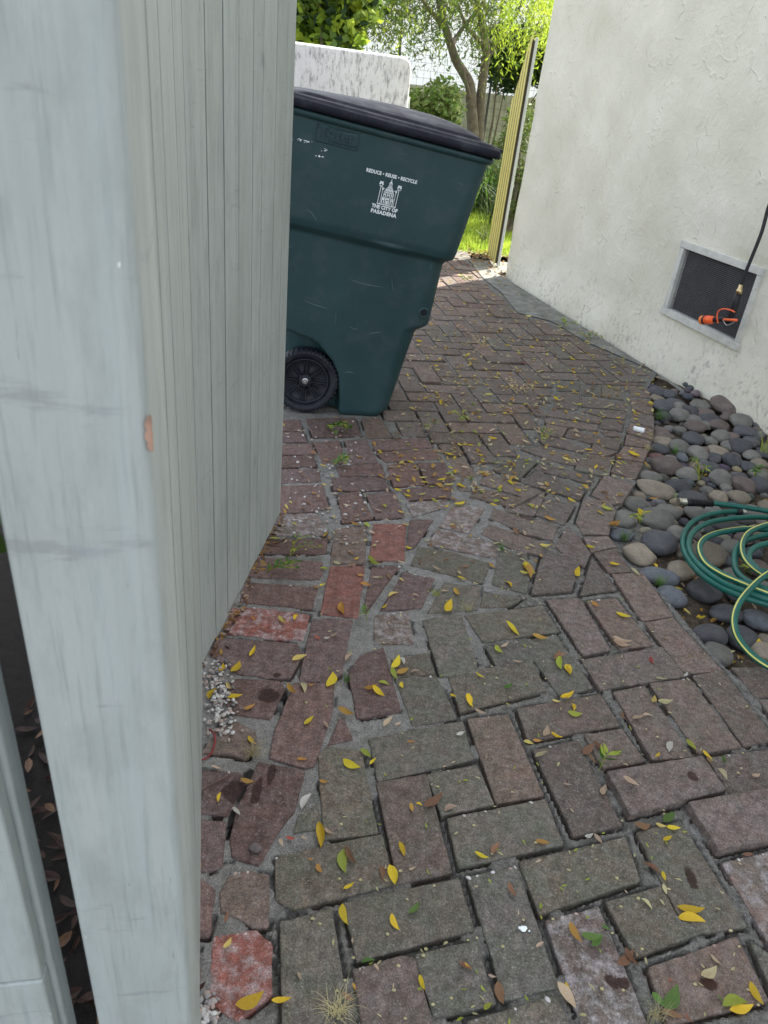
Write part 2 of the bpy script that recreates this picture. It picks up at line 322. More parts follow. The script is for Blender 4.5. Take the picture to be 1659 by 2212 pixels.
B('2', 'p', [(300, 110), (585, 105), (620, 210), (340, 215)], [(340, 250), (490, 240), (530, 370), (400, 370)], [(530, 240), (650, 230), (720, 370), (570, 375)], [(480, 390), (740, 375), (765, 445), (500, 450)], [(450, 460), (750, 455), (795, 525), (600, 535), (460, 530)], [(490, 560), (610, 540), (690, 700), (515, 725)], [(660, 560), (820, 540), (880, 690), (710, 700)])
B('2', 'm', [(630, 110), (740, 108), (800, 220), (660, 225)])
B('2', 'p', [(690, 240), (1000, 225), (1050, 280), (710, 300)], [(720, 310), (1060, 290), (1100, 345), (770, 365)], [(780, 385), (930, 370), (1000, 500), (820, 510)], [(960, 370), (1120, 370), (1160, 480), (1020, 495)], [(860, 530), (1160, 500), (1140, 580), (900, 590)], [(915, 710), (1045, 710), (935, 875), (895, 880)], [(690, 985), (845, 985), (650, 1260), (640, 1250)], [(880, 1020), (1055, 1055), (975, 1230), (740, 1245)])
B('2', 'w', [(890, 610), (1130, 590), (1100, 640), (930, 690)], [(1080, 765), (1430, 850), (1420, 935), (1190, 890), (1020, 855)], [(1170, 625), (1350, 640), (1260, 785), (1085, 750)])
B('2', 'g', [(1120, 1080), (1330, 1110), (1310, 1240), (1020, 1260)], [(965, 870), (1150, 900), (1385, 970), (1340, 1080), (920, 975)], [(1350, 1140), (1580, 1170), (1500, 1220), (1330, 1225)])
B('2', 'g', [(1450, 880), (1600, 900), (1620, 1040), (1600, 1140), (1400, 1090)])
B('2', 'b', [(1380, 735), (1700, 840), (1700, 920), (1490, 870), (1340, 790)], [(1410, 640), (1700, 730), (1680, 810), (1390, 700)])
B('0', 'g', [(1005, 1330), (1172, 1308), (1205, 1362), (1045, 1385)], [(1052, 1397), (1135, 1382), (1160, 1425), (1075, 1440)], [(968, 1455), (1150, 1428), (1178, 1490), (995, 1535)], [(1128, 1385), (1200, 1370), (1280, 1485), (1208, 1500)])
B('1', 'm', [(185, 1605), (400, 1590), (600, 1930), (430, 1970)], [(450, 1610), (640, 1590), (890, 1905), (665, 1930)], [(620, 1430), (820, 1420), (1020, 1710), (820, 1740)], [(840, 1760), (1020, 1725), (1350, 2075), (1100, 2090)])
B('1', 'm', [(500, 1290), (640, 1260), (740, 1410), (600, 1420)], [(430, 1190), (590, 1180), (640, 1245), (480, 1280)], [(240, 1250), (315, 1115), (400, 1190), (470, 1290), (430, 1380), (340, 1330)])
B('5', 'b', [(645, 110), (1080, 40), (1205, 195), (745, 265)], [(820, 285), (985, 250), (1245, 640), (1030, 650)], [(1020, 235), (1230, 210), (1510, 580), (1280, 612)], [(1255, 195), (1415, 165), (1700, 545), (1530, 570)], [(290, 375), (745, 295), (850, 465), (350, 545)], [(660, 520), (860, 485), (990, 660), (760, 700)], [(380, 600), (620, 542), (865, 1010), (600, 1062)], [(1330, 640), (1720, 590), (1800, 790), (1460, 845)], [(1470, 150), (1700, 150), (1750, 300), (1600, 310)], [(1620, 330), (1760, 320), (1900, 500), (1760, 530)])
B('1', 'b', [(150, 1310), (200, 1290), (390, 1310), (390, 1400), (340, 1540), (80, 1560)], [(480, 1320), (640, 1530), (405, 1565)])
B('1', 'b', [(430, 930), (590, 940), (640, 1000), (590, 1160), (420, 1160), (380, 1080)], [(170, 930), (360, 980), (290, 1100), (110, 1030)], [(10, 810), (110, 740), (430, 870), (400, 930)], [(0, 1060), (140, 1075), (250, 1110), (215, 1200), (0, 1150)], [(-80, 960), (60, 960), (140, 890), (160, 920), (90, 1040), (-100, 1010)], [(-60, 870), (0, 830), (170, 880), (130, 910), (60, 940)])
B('1', 'm', [(570, 770), (760, 830), (680, 950), (620, 960), (485, 900)])
B('1', 'g', [(430, 620), (620, 680), (590, 780), (370, 730)])
B('6', 'b', [(935, 905), (1065, 905), (1050, 1000), (915, 990)], [(1080, 935), (1330, 960), (1340, 1005), (1080, 985)], [(910, 1005), (1190, 1050), (1180, 1085), (880, 1040)], [(860, 1055), (1170, 1100), (1160, 1130), (870, 1085)], [(1205, 1060), (1330, 1075), (1310, 1130), (1185, 1110)], [(1000, 1122), (1310, 1190), (1290, 1240), (980, 1160)], [(730, 1240), (850, 1220), (1090, 1290), (1050, 1330), (960, 1320)], [(1150, 1210), (1280, 1255), (1230, 1275), (1120, 1262)], [(835, 1320), (1150, 1400), (1125, 1440), (795, 1352)], [(1110, 1268), (1270, 1290), (1220, 1375), (1050, 1340)], [(870, 1090), (990, 1112), (960, 1165), (835, 1150)], [(810, 1165), (970, 1180), (1150, 1255), (1110, 1262), (850, 1205)], [(1080, 1010), (1335, 1012), (1335, 1060), (1200, 1045)])
B('6', 'g', [(560, 1362), (690, 1290), (810, 1312), (700, 1420)], [(930, 840), (1060, 850), (1060, 890), (935, 890)], [(1080, 855), (1190, 860), (1190, 925), (1080, 915)], [(1200, 860), (1300, 870), (1320, 945), (1200, 925)])
B('6', 'b', [(500, 1402), (560, 1400), (855, 1500), (820, 1540), (475, 1445)], [(450, 1470), (800, 1545), (760, 1600), (415, 1520)])
for q in ([(1350, 860), (1460, 880), (1490, 935), (1370, 920)], [(1372, 940), (1493, 955), (1500, 1030), (1376, 1000)], [(1378, 1015), (1503, 1045), (1503, 1110), (1368, 1070)], [(1365, 1085), (1500, 1125), (1495, 1180), (1355, 1140)], [(1350, 1155), (1488, 1195), (1475, 1225), (1335, 1210)], [(1330, 1222), (1472, 1240), (1440, 1310), (1285, 1285)], [(1290, 1300), (1440, 1322), (1395, 1410), (1252, 1370)]): B('6', 'm', q)
def grow(P, d):
    n = len(P); A = sum(P[i].x*P[(i+1) % n].y-P[(i+1) % n].x*P[i].y for i in range(n)); sg = 1 if A > 0 else -1; out = []
    for i in range(n):
        e0 = (P[i]-P[i-1]).normalized(); e1 = (P[(i+1) % n]-P[i]).normalized(); n0 = Vector((e0.y, -e0.x))*sg; n1 = Vector((e1.y, -e1.x))*sg
        m = n0+n1; k = m.length
        out.append(P[i]+(m/k)*d/max(.55, k/2) if k > 1e-4 else P[i])
    return out
BR = [(grow(P, .0035 if (P[0].y > 1.45 or P[0].x < .2) else .0022), c, dz) for P, c, dz in BR]
TR = [b[0] for b in BR]
def near_traced(x, y):
    for P in TR:
        if inpoly(x, y, P): return True
    return False
# ---- the rest laid in herringbone
gap_polys = []
BL, BW, JT = .222, .106, .011
def rect(cx, cy, a, L, W_):
    ca, sa = math.cos(a), math.sin(a); return [Vector((cx+x*ca-y*sa, cy+x*sa+y*ca)) for x, y in ((-L/2, -W_/2), (L/2, -W_/2), (L/2, W_/2), (-L/2, W_/2))]
ang = math.radians(14); u = BW+JT
for i in range(-70, 70):
    for j in range(-70, 70):
        # herringbone: unit cells of one horizontal and one vertical brick
        for kind in (0, 1):
            bx = (i+j*1)*u if False else None
            X = i*u*1.0+j*2*u*1.0; 
            if kind == 0: x0, y0, L, W_ = (i*u+j*2*u), (i*u-j*2*u), BL, BW
            else: x0, y0, L, W_ = (i*u+j*2*u)-.5*u, (i*u-j*2*u)+1.5*u, BW, BL
            ca, sa = math.cos(ang), math.sin(ang); cx = x0*ca-y0*sa+.1; cy = x0*sa+y0*ca+4.6
            if not (-1.2 < cx < 2 and .5 < cy < 7.3): continue
            if cy <= 1.9:
                q_ = RC.T @ np.array([cx, cy, -H])
                if CX+F*q_[0]/-q_[2] < 1740: continue
            R = rect(cx, cy, ang, L-.002, W_-.002)
            if not inpoly(cx, cy, PATH): continue
            if cy < 3.15 and cx < -.05: continue
            gx, gy = (11, 6) if kind == 0 else (6, 11)
            ok = np.zeros((gy, gx), bool)
            for a_ in range(gx):
                for b_ in range(gy):
                    lx = (-.5+(a_+.0)/(gx-1))*(L+.014); ly = (-.5+(b_+.0)/(gy-1))*(W_+.014); px = cx+lx*ca-ly*sa; py = cy+lx*sa+ly*ca
                    ok[b_, a_] = inpoly(px, py, PATH) and not near_traced(px, py)
            if not ok.all():
                best = (0,)
                for a0 in range(gx-1):
                    for a1 in range(a0+1, gx):
                        for b0_ in range(gy-1):
                            for b1_ in range(b0_+1, gy):
                                ar = (a1-a0)*(b1_-b0_)
                                if ar > best[0] and ok[b0_:b1_+1, a0:a1+1].all(): best = (ar, a0, a1, b0_, b1_)
                if best[0] < 5: continue
                _, a0, a1, b0_, b1_ = best
                xx0, xx1 = (-.5+a0/(gx-1))*L+(.004 if a0 else 0), (-.5+a1/(gx-1))*L-(.004 if a1 < gx-1 else 0); yy0, yy1 = (-.5+b0_/(gy-1))*W_+(.004 if b0_ else 0), (-.5+b1_/(gy-1))*W_-(.004 if b1_ < gy-1 else 0)
                if xx1-xx0 < .022 or yy1-yy0 < .022: continue
                R = [Vector((cx+x*ca-y*sa, cy+x*sa+y*ca)) for x, y in ((xx0, yy0), (xx1, yy0), (xx1, yy1), (xx0, yy1))]
            c = random.choice('bbbbbmg') if cy < 5.3 else random.choice('mbbbp'); sh = random.uniform(-.012, .012)
            R = [Vector((cx, cy))+Matrix.Rotation(sh, 2) @ (p-Vector((cx, cy))) for p in R]
            BR.append((R, c, random.uniform(-.002, .003)+(.006 if random.random() < .04 else 0)))
def RXF(y): return interp(y, [p[1] for p in PATH[2:16]], [p[0] for p in PATH[2:16]])
# ---- mesh of all bricks
bv, bf, bcol, bmoss = [], [], [], []
rnd = random.Random(3)
for P, c, dz in BR:
    cen = sum(P, Vector((0, 0)))/len(P); area = 0
    for i in range(len(P)): area += P[i].x*P[(i+1) % len(P)].y-P[(i+1) % len(P)].x*P[i].y
    if area < 0: P = P[::-1]
    far = cen.y > 3.2; sp = .03 if far else .011; pts = []
    cr = .0045
    for i in range(len(P)):
        a, b_, p0 = P[i], P[(i+1) % len(P)], P[i-1]
        e1 = (b_-a); L = e1.length; e1 = e1/L if L > 1e-6 else e1
        e0 = (p0-a); e0 = e0/max(e0.length, 1e-6)
        for t in (0., .5, 1.):
            q = a+e0*cr*(1-t)**2+e1*cr*t**2
            pts.append(q)
        n = max(1, int((L-2*cr)/sp))
        for k in range(1, n): pts.append(a+e1*(cr+(L-2*cr)*k/n))
    sd_ = rnd.uniform(0, 50); amp = .0016 if not far else .001
    if c == 'R': amp = .004
    out = []
    n = len(pts)
    for i, q in enumerate(pts):
        tg = (pts[(i+1) % n]-pts[i-1]); nr = Vector((tg.y, -tg.x)); nr = nr/max(nr.length, 1e-6)
        w_ = noise.noise(Vector((q.x*45, q.y*45, sd_)))*amp+noise.noise(Vector((q.x*160, q.y*160, sd_)))*amp*.7
        out.append((q+nr*(w_-.0005), nr))
    tx, ty = rnd.gauss(0, .005), rnd.gauss(0, .005)
    if dz > .012: tx, ty = -.03, .05
    zc = dz+rnd.uniform(-.0015, .0015)
    def Z(q, z): return z+zc+(q.x-cen.x)*tx+(q.y-cen.y)*ty
    b0 = len(bv); rings = [(0, -.045), (0, -.0028), (-.0010, -.0010), (-.0030, 0.)]
    for off, z in rings:
        for q, nr in out: p = q+nr*off; bv.append((p.x, p.y, Z(p, z) if z > -.02 else z))
    for r in range(3):
        for i in range(n): i2 = (i+1) % n; bf.append((b0+r*n+i, b0+r*n+i2, b0+(r+1)*n+i2, b0+(r+1)*n+i))
    bf.append(tuple(b0+3*n+i for i in range(n)))
    col = PC[c]; k = rnd.uniform(.82, 1.18); j = rnd.uniform(-.06, .06)
    e = {'w': .5, 'R': .55, 'm': .12}.get(c, .08); ms = {'g': .9, 'w': .5, 'b': .45, 'm': .35}.get(c, .08)
    if cen.y > 3.4: ms = .6 if cen.x > .6 else .35
    cc = (col[0]*k*(1+j), col[1]*k, col[2]*k*(1-j), e)
    bcol += [cc]*(4*n); bmoss += [ms]*(4*n)
paving = mesh_obj('paving_bricks', bv, bf, M_BRICK)
ca_ = paving.data.color_attributes.new('col', 'FLOAT_COLOR', 'POINT'); ca_.data.foreach_set('color', np.array(bcol, dtype=np.float32).ravel())
at_ = paving.data.attributes.new('moss', 'FLOAT', 'POINT'); at_.data.foreach_set('value', np.array(bmoss, dtype=np.float32))
tag(paving, kind='structure')
# ---- mortar bed: fine sheet, crumbled away along brick edges
def mortar():
    x0, x1, y0, y1, st = -.75, 1.95, .42, 3.3, .005
    xs = np.arange(x0, x1, st); ys = np.arange(y0, y1, st); X, Y = np.meshgrid(xs, ys)
    D = np.full(X.shape, 1.0)
    for P, c, dz in BR:
        px = [p.x for p in P]; py = [p.y for p in P]
        i0 = max(0, int((min(px)-.03-x0)/st)); i1 = min(len(xs), int((max(px)+.03-x0)/st)+1); j0 = max(0, int((min(py)-.03-y0)/st)); j1 = min(len(ys), int((max(py)+.03-y0)/st)+1)
        if i1 <= i0 or j1 <= j0: continue
        xx = X[j0:j1, i0:i1]; yy = Y[j0:j1, i0:i1]; dd = np.full(xx.shape, 1.0)
        for k in range(len(P)):
            a, b_ = P[k], P[(k+1) % len(P)]; ex, ey = b_.x-a.x, b_.y-a.y; l2 = ex*ex+ey*ey+1e-12
            t = np.clip(((xx-a.x)*ex+(yy-a.y)*ey)/l2, 0, 1); dd = np.minimum(dd, np.hypot(xx-a.x-t*ex, yy-a.y-t*ey))
        D[j0:j1, i0:i1] = np.minimum(D[j0:j1, i0:i1], dd)
    def vn(sc, seed):                                   # value noise
        r = np.random.RandomState(seed); g = r.rand(int((y1-y0)*sc)+4, int((x1-x0)*sc)+4); fx = (X-x0)*sc; fy = (Y-y0)*sc
        ix = fx.astype(int); iy = fy.astype(int); a = fx-ix; b = fy-iy; a = a*a*(3-2*a); b = b*b*(3-2*b)
        return (g[iy, ix]*(1-a)+g[iy, ix+1]*a)*(1-b)+(g[iy+1, ix]*(1-a)+g[iy+1, ix+1]*a)*b
    # pale flush mortar on the fence side, dark sunken mortar under the herringbone
    line = np.interp(Y, [.4, .75, .95, 1.1, 1.5, 2.0, 2.6, 3.4], [-.12, -.12, -.05, .08, .28, .45, .45, .1])
    lite = np.clip((line-X)/.08+.5, 0, 1)*np.interp(Y, [2.3, 3.0], [1, .45])
    Z = -.0040-(1-lite)*.0018+(vn(90, 1)-.5)*.002+(vn(25, 2)-.5)*.0022
    crack = (vn(14, 5)+vn(45, 6)*.5) > (.56+.40*lite)
    Z = np.where((D < .0055) & crack, -.022, Z)
    nx, ny = X.shape[1], X.shape[0]
    co = np.stack([X, Y, Z], -1).reshape(-1, 3).astype(np.float32)
    I = np.arange(nx*ny).reshape(ny, nx); q = np.stack([I[:-1, :-1], I[:-1, 1:], I[1:, 1:], I[1:, :-1]], -1).reshape(-1, 4)
    # keep what lies on the path
    RX = np.interp(Y.ravel(), [p[1] for p in PATH[2:16]], [p[0] for p in PATH[2:16]])
    FXL = np.interp(Y.ravel(), [.4, .462, 1.379, 2.148, 2.2, 3.4], [-.17, -.18, -.425, -.365, -.75, -.75])
    ok = (X.ravel() < RX+.003) & (X.ravel() > FXL); q = q[ok[q].all(1)]
    me = bpy.data.meshes.new('mortar_joints'); me.vertices.add(len(co)); me.vertices.foreach_set('co', co.ravel())
    me.loops.add(q.size); me.loops.foreach_set('vertex_index', q.ravel().astype(np.int32)); me.polygons.add(len(q))
    me.polygons.foreach_set('loop_start', np.arange(0, q.size, 4, dtype=np.int32)); me.update(); me.validate()
    a = me.attributes.new('lite', 'FLOAT', 'POINT'); a.data.foreach_set('value', lite.ravel().astype(np.float32))
    me.materials.append(M_MORTAR); o = bpy.data.objects.new('mortar_joints', me); COL.objects.link(o); tag(o, kind='structure')
mortar()
M_JOINT = mortar_mat()
sheet('path_bed', [p for p in PATH if p[1] < 3.4 and p[1] > 0 and p[0] > -.7 or p == PATH[0]][:0]+[(-.10, .05), (1.22, .05), (1.15, 1.0), (right_edge[2].x, right_edge[2].y), (right_edge[5].x, right_edge[5].y), (1.2, 3.27), (-.75, 3.27), (-.75, 2.2), (-.37, 2.148), (-.43, 1.379), (-.18, .46)], -.034, M_MORTAR)
sheet('path_bed_far', [(-.9, 3.26), (RXF(3.26), 3.26)]+[(p.x, p.y) for p in right_edge if p.y > 3.26]+[(p.x+.03, p.y) for p in apron_edge]+[(.5, 7.3), (-.9, 7.3)], -.0075, M_MORTAR)
# ------------------------------------------------------------------ house wall
HC = G(1085, 590); dv_ = ray(312, 110); WD = Vector((dv_[0], dv_[1])).normalized()      # away from camera
WT = -WD                                                                                # s grows towards the camera
WN = Vector((-WT.y, WT.x)); WN = WN if WN.x < 0 else -WN                                 # outward normal of wall (to the path)
def wpt(s, z, o=0.): return Vector((HC.x+WT.x*s+WN.x*o, HC.y+WT.y*s+WN.y*o, z))
# concrete apron
wallbase = [wpt(s, 0, .05) for s in (0, .8, 1.6, 2.4, 2.9)]
AP = [(p.x, p.y) for p in apron_edge]
sheet('concrete_apron', [(p.x, p.y) for p in wallbase]+[(wpt(2.9, 0, .12).x, wpt(2.9, 0, .12).y)]+AP+[(HC.x-.25, HC.y+.5), (HC.x+.5, HC.y+.5)], -.0012, M_CONC)
house = empty('stucco_house', (HC.x, HC.y, 0)); tag(house, 'pale stucco house wall with rough trowel ridges and a screened vent, right of the path', 'house')
HL = Matrix.Translation((-HC.x, -HC.y, 0))
vq = [hit(*p, (HC.x, HC.y), (WT.x, WT.y)) for p in [(1479, 521), (1655, 583), (1592, 754), (1431, 673)]]
vs0 = (vq[0][0]+vq[3][0])/2; vs1 = (vq[1][0]+vq[2][0])/2; vz1 = (vq[0][1]+vq[1][1])/2; vz0 = (vq[2][1]+vq[3][1])/2
print('VENT', vq, vs0, vs1, vz0, vz1)
fr = .032
def wall():
    st = .02; S = np.concatenate([np.arange(0, 2.2, .05), np.arange(2.2, 5.2, st), np.arange(5.2, 8.0, .2)]); Zs = np.concatenate([np.arange(-.15, 1.9, .025), np.arange(1.9, 4.5, .2)])
    S = sorted(set([round(float(s), 4) for s in S if min(abs(s-vs0), abs(s-vs1)) > .008]+[vs0, vs1])); Zs = sorted(set([round(float(z), 4) for z in Zs if min(abs(z-vz0), abs(z-vz1)) > .008]+[vz0, vz1]))
    vs = []; fs = []; nS = len(S); nZ = len(Zs)
    def off(s, z):
        b = .035*(1-smooth(.0, .30, z))*smooth(0, .5, s)
        b += noise.noise(Vector((s*1.6, z*1.2, 3)))*.016+noise.noise(Vector((s*5, z*3.2, 9)))*.009+noise.noise(Vector((s*13, z*8, 4)))*.003
        d = max(max(vs0-s, s-vs1), max(vz0-z, z-vz1)); k = smooth(0, .06, d)
        b = b*k
        if s < .09: b -= .09-math.sqrt(max(0, .09**2-(.09-s)**2))
        return b
    for s in S:
        for z in Zs: vs.append(wpt(s, z, off(s, z))-Vector((HC.x, HC.y, 0)))
    for i in range(nS-1):
        for j in range(nZ-1):
            if S[i] >= vs0-1e-6 and S[i+1] <= vs1+1e-6 and Zs[j] >= vz0-1e-6 and Zs[j+1] <= vz1+1e-6: continue
            fs.append((i*nZ+j, (i+1)*nZ+j, (i+1)*nZ+j+1, i*nZ+j+1))
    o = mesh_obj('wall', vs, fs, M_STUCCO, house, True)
    # return walls, closing box and the cavity behind the vent
    m_ = MB(); c = Vector((HC.x, HC.y, 0))
    P = [wpt(0, 0, -.088), wpt(0, 0, -7), wpt(8, 0, -7), wpt(7.9, 0, -.03)]
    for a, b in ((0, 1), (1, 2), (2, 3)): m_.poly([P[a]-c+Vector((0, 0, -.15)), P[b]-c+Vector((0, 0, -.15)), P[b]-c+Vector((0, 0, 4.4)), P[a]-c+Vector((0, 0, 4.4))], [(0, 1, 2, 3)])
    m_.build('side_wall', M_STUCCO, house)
    m_ = MB(); P = [wpt(-.02, 4.35, .012), wpt(-.02, 4.35, -7.2), wpt(8.1, 4.35, -7.2), wpt(8.1, 4.35, .012)]; m_.prism([p-c for p in P], [p-c+Vector((0, 0, .18)) for p in P]); m_.build('roof', simple('roofing', (.2, .16, .14), .9), house)
    # vent
    mv = MB(); D_ = -.35
    q = [wpt(vs0, vz0, -.003), wpt(vs1, vz0, -.003), wpt(vs1, vz1, -.003), wpt(vs0, vz1, -.003), wpt(vs0, vz0, D_), wpt(vs1, vz0, D_), wpt(vs1, vz1, D_), wpt(vs0, vz1, D_)]
    mv.poly([p-c for p in q], [(4, 5, 6, 7), (0, 1, 5, 4), (1, 2, 6, 5), (2, 3, 7, 6), (3, 0, 4, 7)])
    mv.build('crawl_space', simple('dark_cavity', (.02, .02, .022), .9), house)
    vf = MB()
    def bar(s0, s1, z0, z1, o0, o1):
        a = [wpt(s0, z0, o0), wpt(s1, z0, o0), wpt(s1, z0, o1), wpt(s0, z0, o1)]; b = [wpt(s0, z1, o0), wpt(s1, z1, o0), wpt(s1, z1, o1), wpt(s0, z1, o1)]
        vf.prism([p-c for p in a], [p-c for p in b])
    bar(vs0-.006, vs1+.006, vz1-fr, vz1+.004, -.03, .012); bar(vs0-.01, vs1+.01, vz0-.004, vz0+fr, -.03, .018)
    bar(vs0-.004, vs0+fr, vz0+fr+.001, vz1-fr-.001, -.03, .010); bar(vs1-fr, vs1+.004, vz0+fr+.001, vz1-fr-.001, -.03, .010)
    MF, t, b = mat('vent_frame_paint', .8, .2); n = N(t); o_ = n.pos()
    cl = n.mix(n.ramp(n.noise(o_, 20, 5), [(.3, 0.), (.7, 1.)]), (.46, .455, .41), (.60, .59, .53)); cl = n.mix(n.ramp(n.noise(o_, 70, 4, .7), [(.64, 0.), (.68, .9)]), cl, (.07, .065, .06)); n.l(cl, b.inputs['Base Color']); n.bump(b, n.noise(o_, 200, 3), .4, .002)
    fo = vf.build('vent_frame', MF, house, bevel=.002)
    ms = MB(); g = .009
    s = vs0+fr
    while s < vs1-fr: ms.poly([wpt(s, vz0+fr-.004, -.012)-c, wpt(s+.0013, vz0+fr-.004, -.012)-c, wpt(s+.0013, vz1-fr+.004, -.012)-c, wpt(s, vz1-fr+.004, -.012)-c], [(0, 1, 2, 3)]); s += g*.75
    z = vz0+fr
    while z < vz1-fr: ms.poly([wpt(vs0+fr-.004, z, -.0112)-c, wpt(vs1-fr+.004, z, -.0112)-c, wpt(vs1-fr+.004, z+.0015, -.0112)-c, wpt(vs0+fr-.004, z+.0015, -.0112)-c], [(0, 1, 2, 3)]); z += g
    mo = ms.build('vent_mesh', simple('wire_mesh', (.15, .15, .155), .6), house); mo.parent = fo
wall()
# ------------------------------------------------------------------ fence: near post, boards, and second post
PB = G(437, 1440).to_2d(); PF = G(605, 1112).to_2d()
Pc = Vector((-.356*.385, .385)); dA = (PB-Pc).normalized()
dA = Vector((-.218, .976)).normalized(); nL = Vector((-dA.y, -dA.x*-1)) if False else Vector((-.976, -.218))
fence = empty('board_fence', (Pc.x, Pc.y, 0)); tag(fence, 'tall sage grey painted board fence with a blurred square post at its near end', 'fence')
FC = Vector((Pc.x, Pc.y, 0))
def v3(p, z): return Vector((p[0], p[1], z))
def leanpost(base, dirx, w_, d_, dird, ztop, lean):
    q = [base, base+dirx*w_, base+dirx*w_+dird*d_, base+dird*d_]
    return [v3(p, -.1) for p in q], [v3(p+lean, ztop) for p in q]
m_ = MB(); bt, tp = leanpost(Vector((-.346*.385, .385)), nL, .0905, .088, dA, 1.95, Vector((-.0105, 0)))
SUBN = 14
for k in range(1):
    m_.prism([p-FC for p in bt], [p-FC for p in tp])
post = m_.build('post', M_FENCE, fence, bevel=.006)
rw = MB()
def edgept(z, o=.0): t = (z+.1)/2.05; p = bt[0].lerp(tp[0], t); return p
zz = [hit(315, v, (Pc.x, Pc.y), (dA.x, dA.y))[1] for v in (958, 1065)]
pa = []
for k in range(9):
    t = k/8; z = zz[1]+(zz[0]-zz[1])*t; p = edgept(z); wd = (.0022+.0009*math.sin(k*2.3))*math.sin(PI*t)**.5+.0004
    pa.append((p+v3(nL, 0)*wd+v3(dA, 0)*-.0012, p+v3(dA, 0)*wd*.8+v3(nL, 0)*-.0012, p+v3(nL, 0)*-.0010+v3(dA, 0)*-.0010))
for k in range(8):
    a, b = pa[k], pa[k+1]; rw.poly([x-FC for x in (a[0], a[2], a[1], b[0], b[2], b[1])], [(0, 1, 4, 3), (1, 2, 5, 4)])
rw.build('bare_wood_chip', M_RAW, post)
# boards
rear = Pc+dA*.088; A0 = Vector((-.163, .462))
dPA = (PB-A0).normalized(); dPC = (PF-PB).normalized()
def sA(u_): return hit(u_, 752, (A0.x, A0.y), (dPA.x, dPA.y))[0]
def sC(u_): return hit(u_, 752, (PB.x, PB.y), (dPC.x, dPC.y))[0]
LA = (PB-A0).length; LC = (PF-PB).length
bA = [0]+[s for s in (sA(352), sA(373), sA(398)) if s > .02 and s < LA-.02]+[LA]
bC = [0]+[sC(x) for x in (455, 488, 516, 542, 560, 584, 602)]+[LC]
print('boards', bA, LA, bC, LC)
def board(o0, d, s0, s1, th, z0, z1, off):
    nn = Vector((d.y, -d.x)); mm = MB(); k = 18
    base = [o0+d*s0+nn*off, o0+d*s1+nn*off, o0+d*s1+nn*(off-th), o0+d*s0+nn*(off-th)]
    rings = []
    for i in range(k+1):
        z = z0+(z1-z0)*i/k; w0 = noise.noise(Vector((s0*30, z*3, 1)))*.0012; w1 = noise.noise(Vector((s1*30, z*3, 7)))*.0012
        q = [base[0]+d*w0, base[1]+d*w1, base[2]+d*w1, base[3]+d*w0]; rings.append([v3(p, z)-FC for p in q])
    P = [p for r in rings for p in r]; fs = [(3, 2, 1, 0), tuple(4*k+i for i in range(4))]
    for i in range(k):
        for j in range(4): fs.append((4*i+j, 4*i+(j+1) % 4, 4*(i+1)+(j+1) % 4, 4*(i+1)+j))
    mm.poly(P, fs); return mm.build('board', M_FENCE, fence)
rz = random.Random(5)
for i in range(len(bA)-1):
    g = .0034 if i == len(bA)-2 else .0011
    board(A0, dPA, bA[i]+.003, bA[i+1]-.008-(.007 if i == len(bA)-2 else 0), .0012, .006, 1.93, rz.uniform(0, .0006))
for i in range(len(bC)-1):
    g = .0054 if i in (1,) else (.003 if i == 0 else .0018)
    board(PB, dPC, bC[i]+.0012, bC[i+1]-g*1.25, .0014, (.012, .004, .012, .006, .01, .006, .008, .01)[i % 8], 1.93, rz.uniform(0, .0006))
# added dark sheet behind the boards, painted as shade in the grooves
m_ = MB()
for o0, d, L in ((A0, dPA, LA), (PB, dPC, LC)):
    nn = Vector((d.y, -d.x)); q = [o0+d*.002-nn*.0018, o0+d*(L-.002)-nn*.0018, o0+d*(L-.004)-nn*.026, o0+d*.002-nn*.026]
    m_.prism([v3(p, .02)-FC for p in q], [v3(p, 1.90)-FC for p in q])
m_.build('groove_shade_sheet', simple('groove_shade_paint', (.085, .095, .095), .8), fence)
# second post at the far left
P2 = Vector((-.700*.37, .37)); p2 = empty('fence_post', (P2.x, P2.y, 0)); tag(p2, 'chipped pale grey post at the lower left corner, across a dark gap from the fence', 'fence post')
m_ = MB(); q = [P2, P2+nL*.10, P2+nL*.10+dA*.028, P2+dA*.028]; m_.prism([v3(p, -.1)-v3(P2, 0) for p in q], [v3(p, 1.95)-v3(P2, 0) for p in q]); m_.build('post', M_FENCE, p2, bevel=.004)
q = [P2+nL*.004-dA*.018, P2+nL*.10-dA*.018, P2+nL*.10-dA*.001, P2+nL*.004-dA*.001]
m_ = MB(); m_.prism([v3(p, .57)-v3(P2, 0) for p in q], [v3(p, 1.9)-v3(P2, 0) for p in q]); m_.build('trim_board', M_FENCE, p2, bevel=.003)
m_ = MB(); m_.prism([v3(p, -.05)-v3(P2, 0) for p in q], [v3(p, .567)-v3(P2, 0) for p in q]); m_.build('trim_board', M_FENCE, p2, bevel=.003)
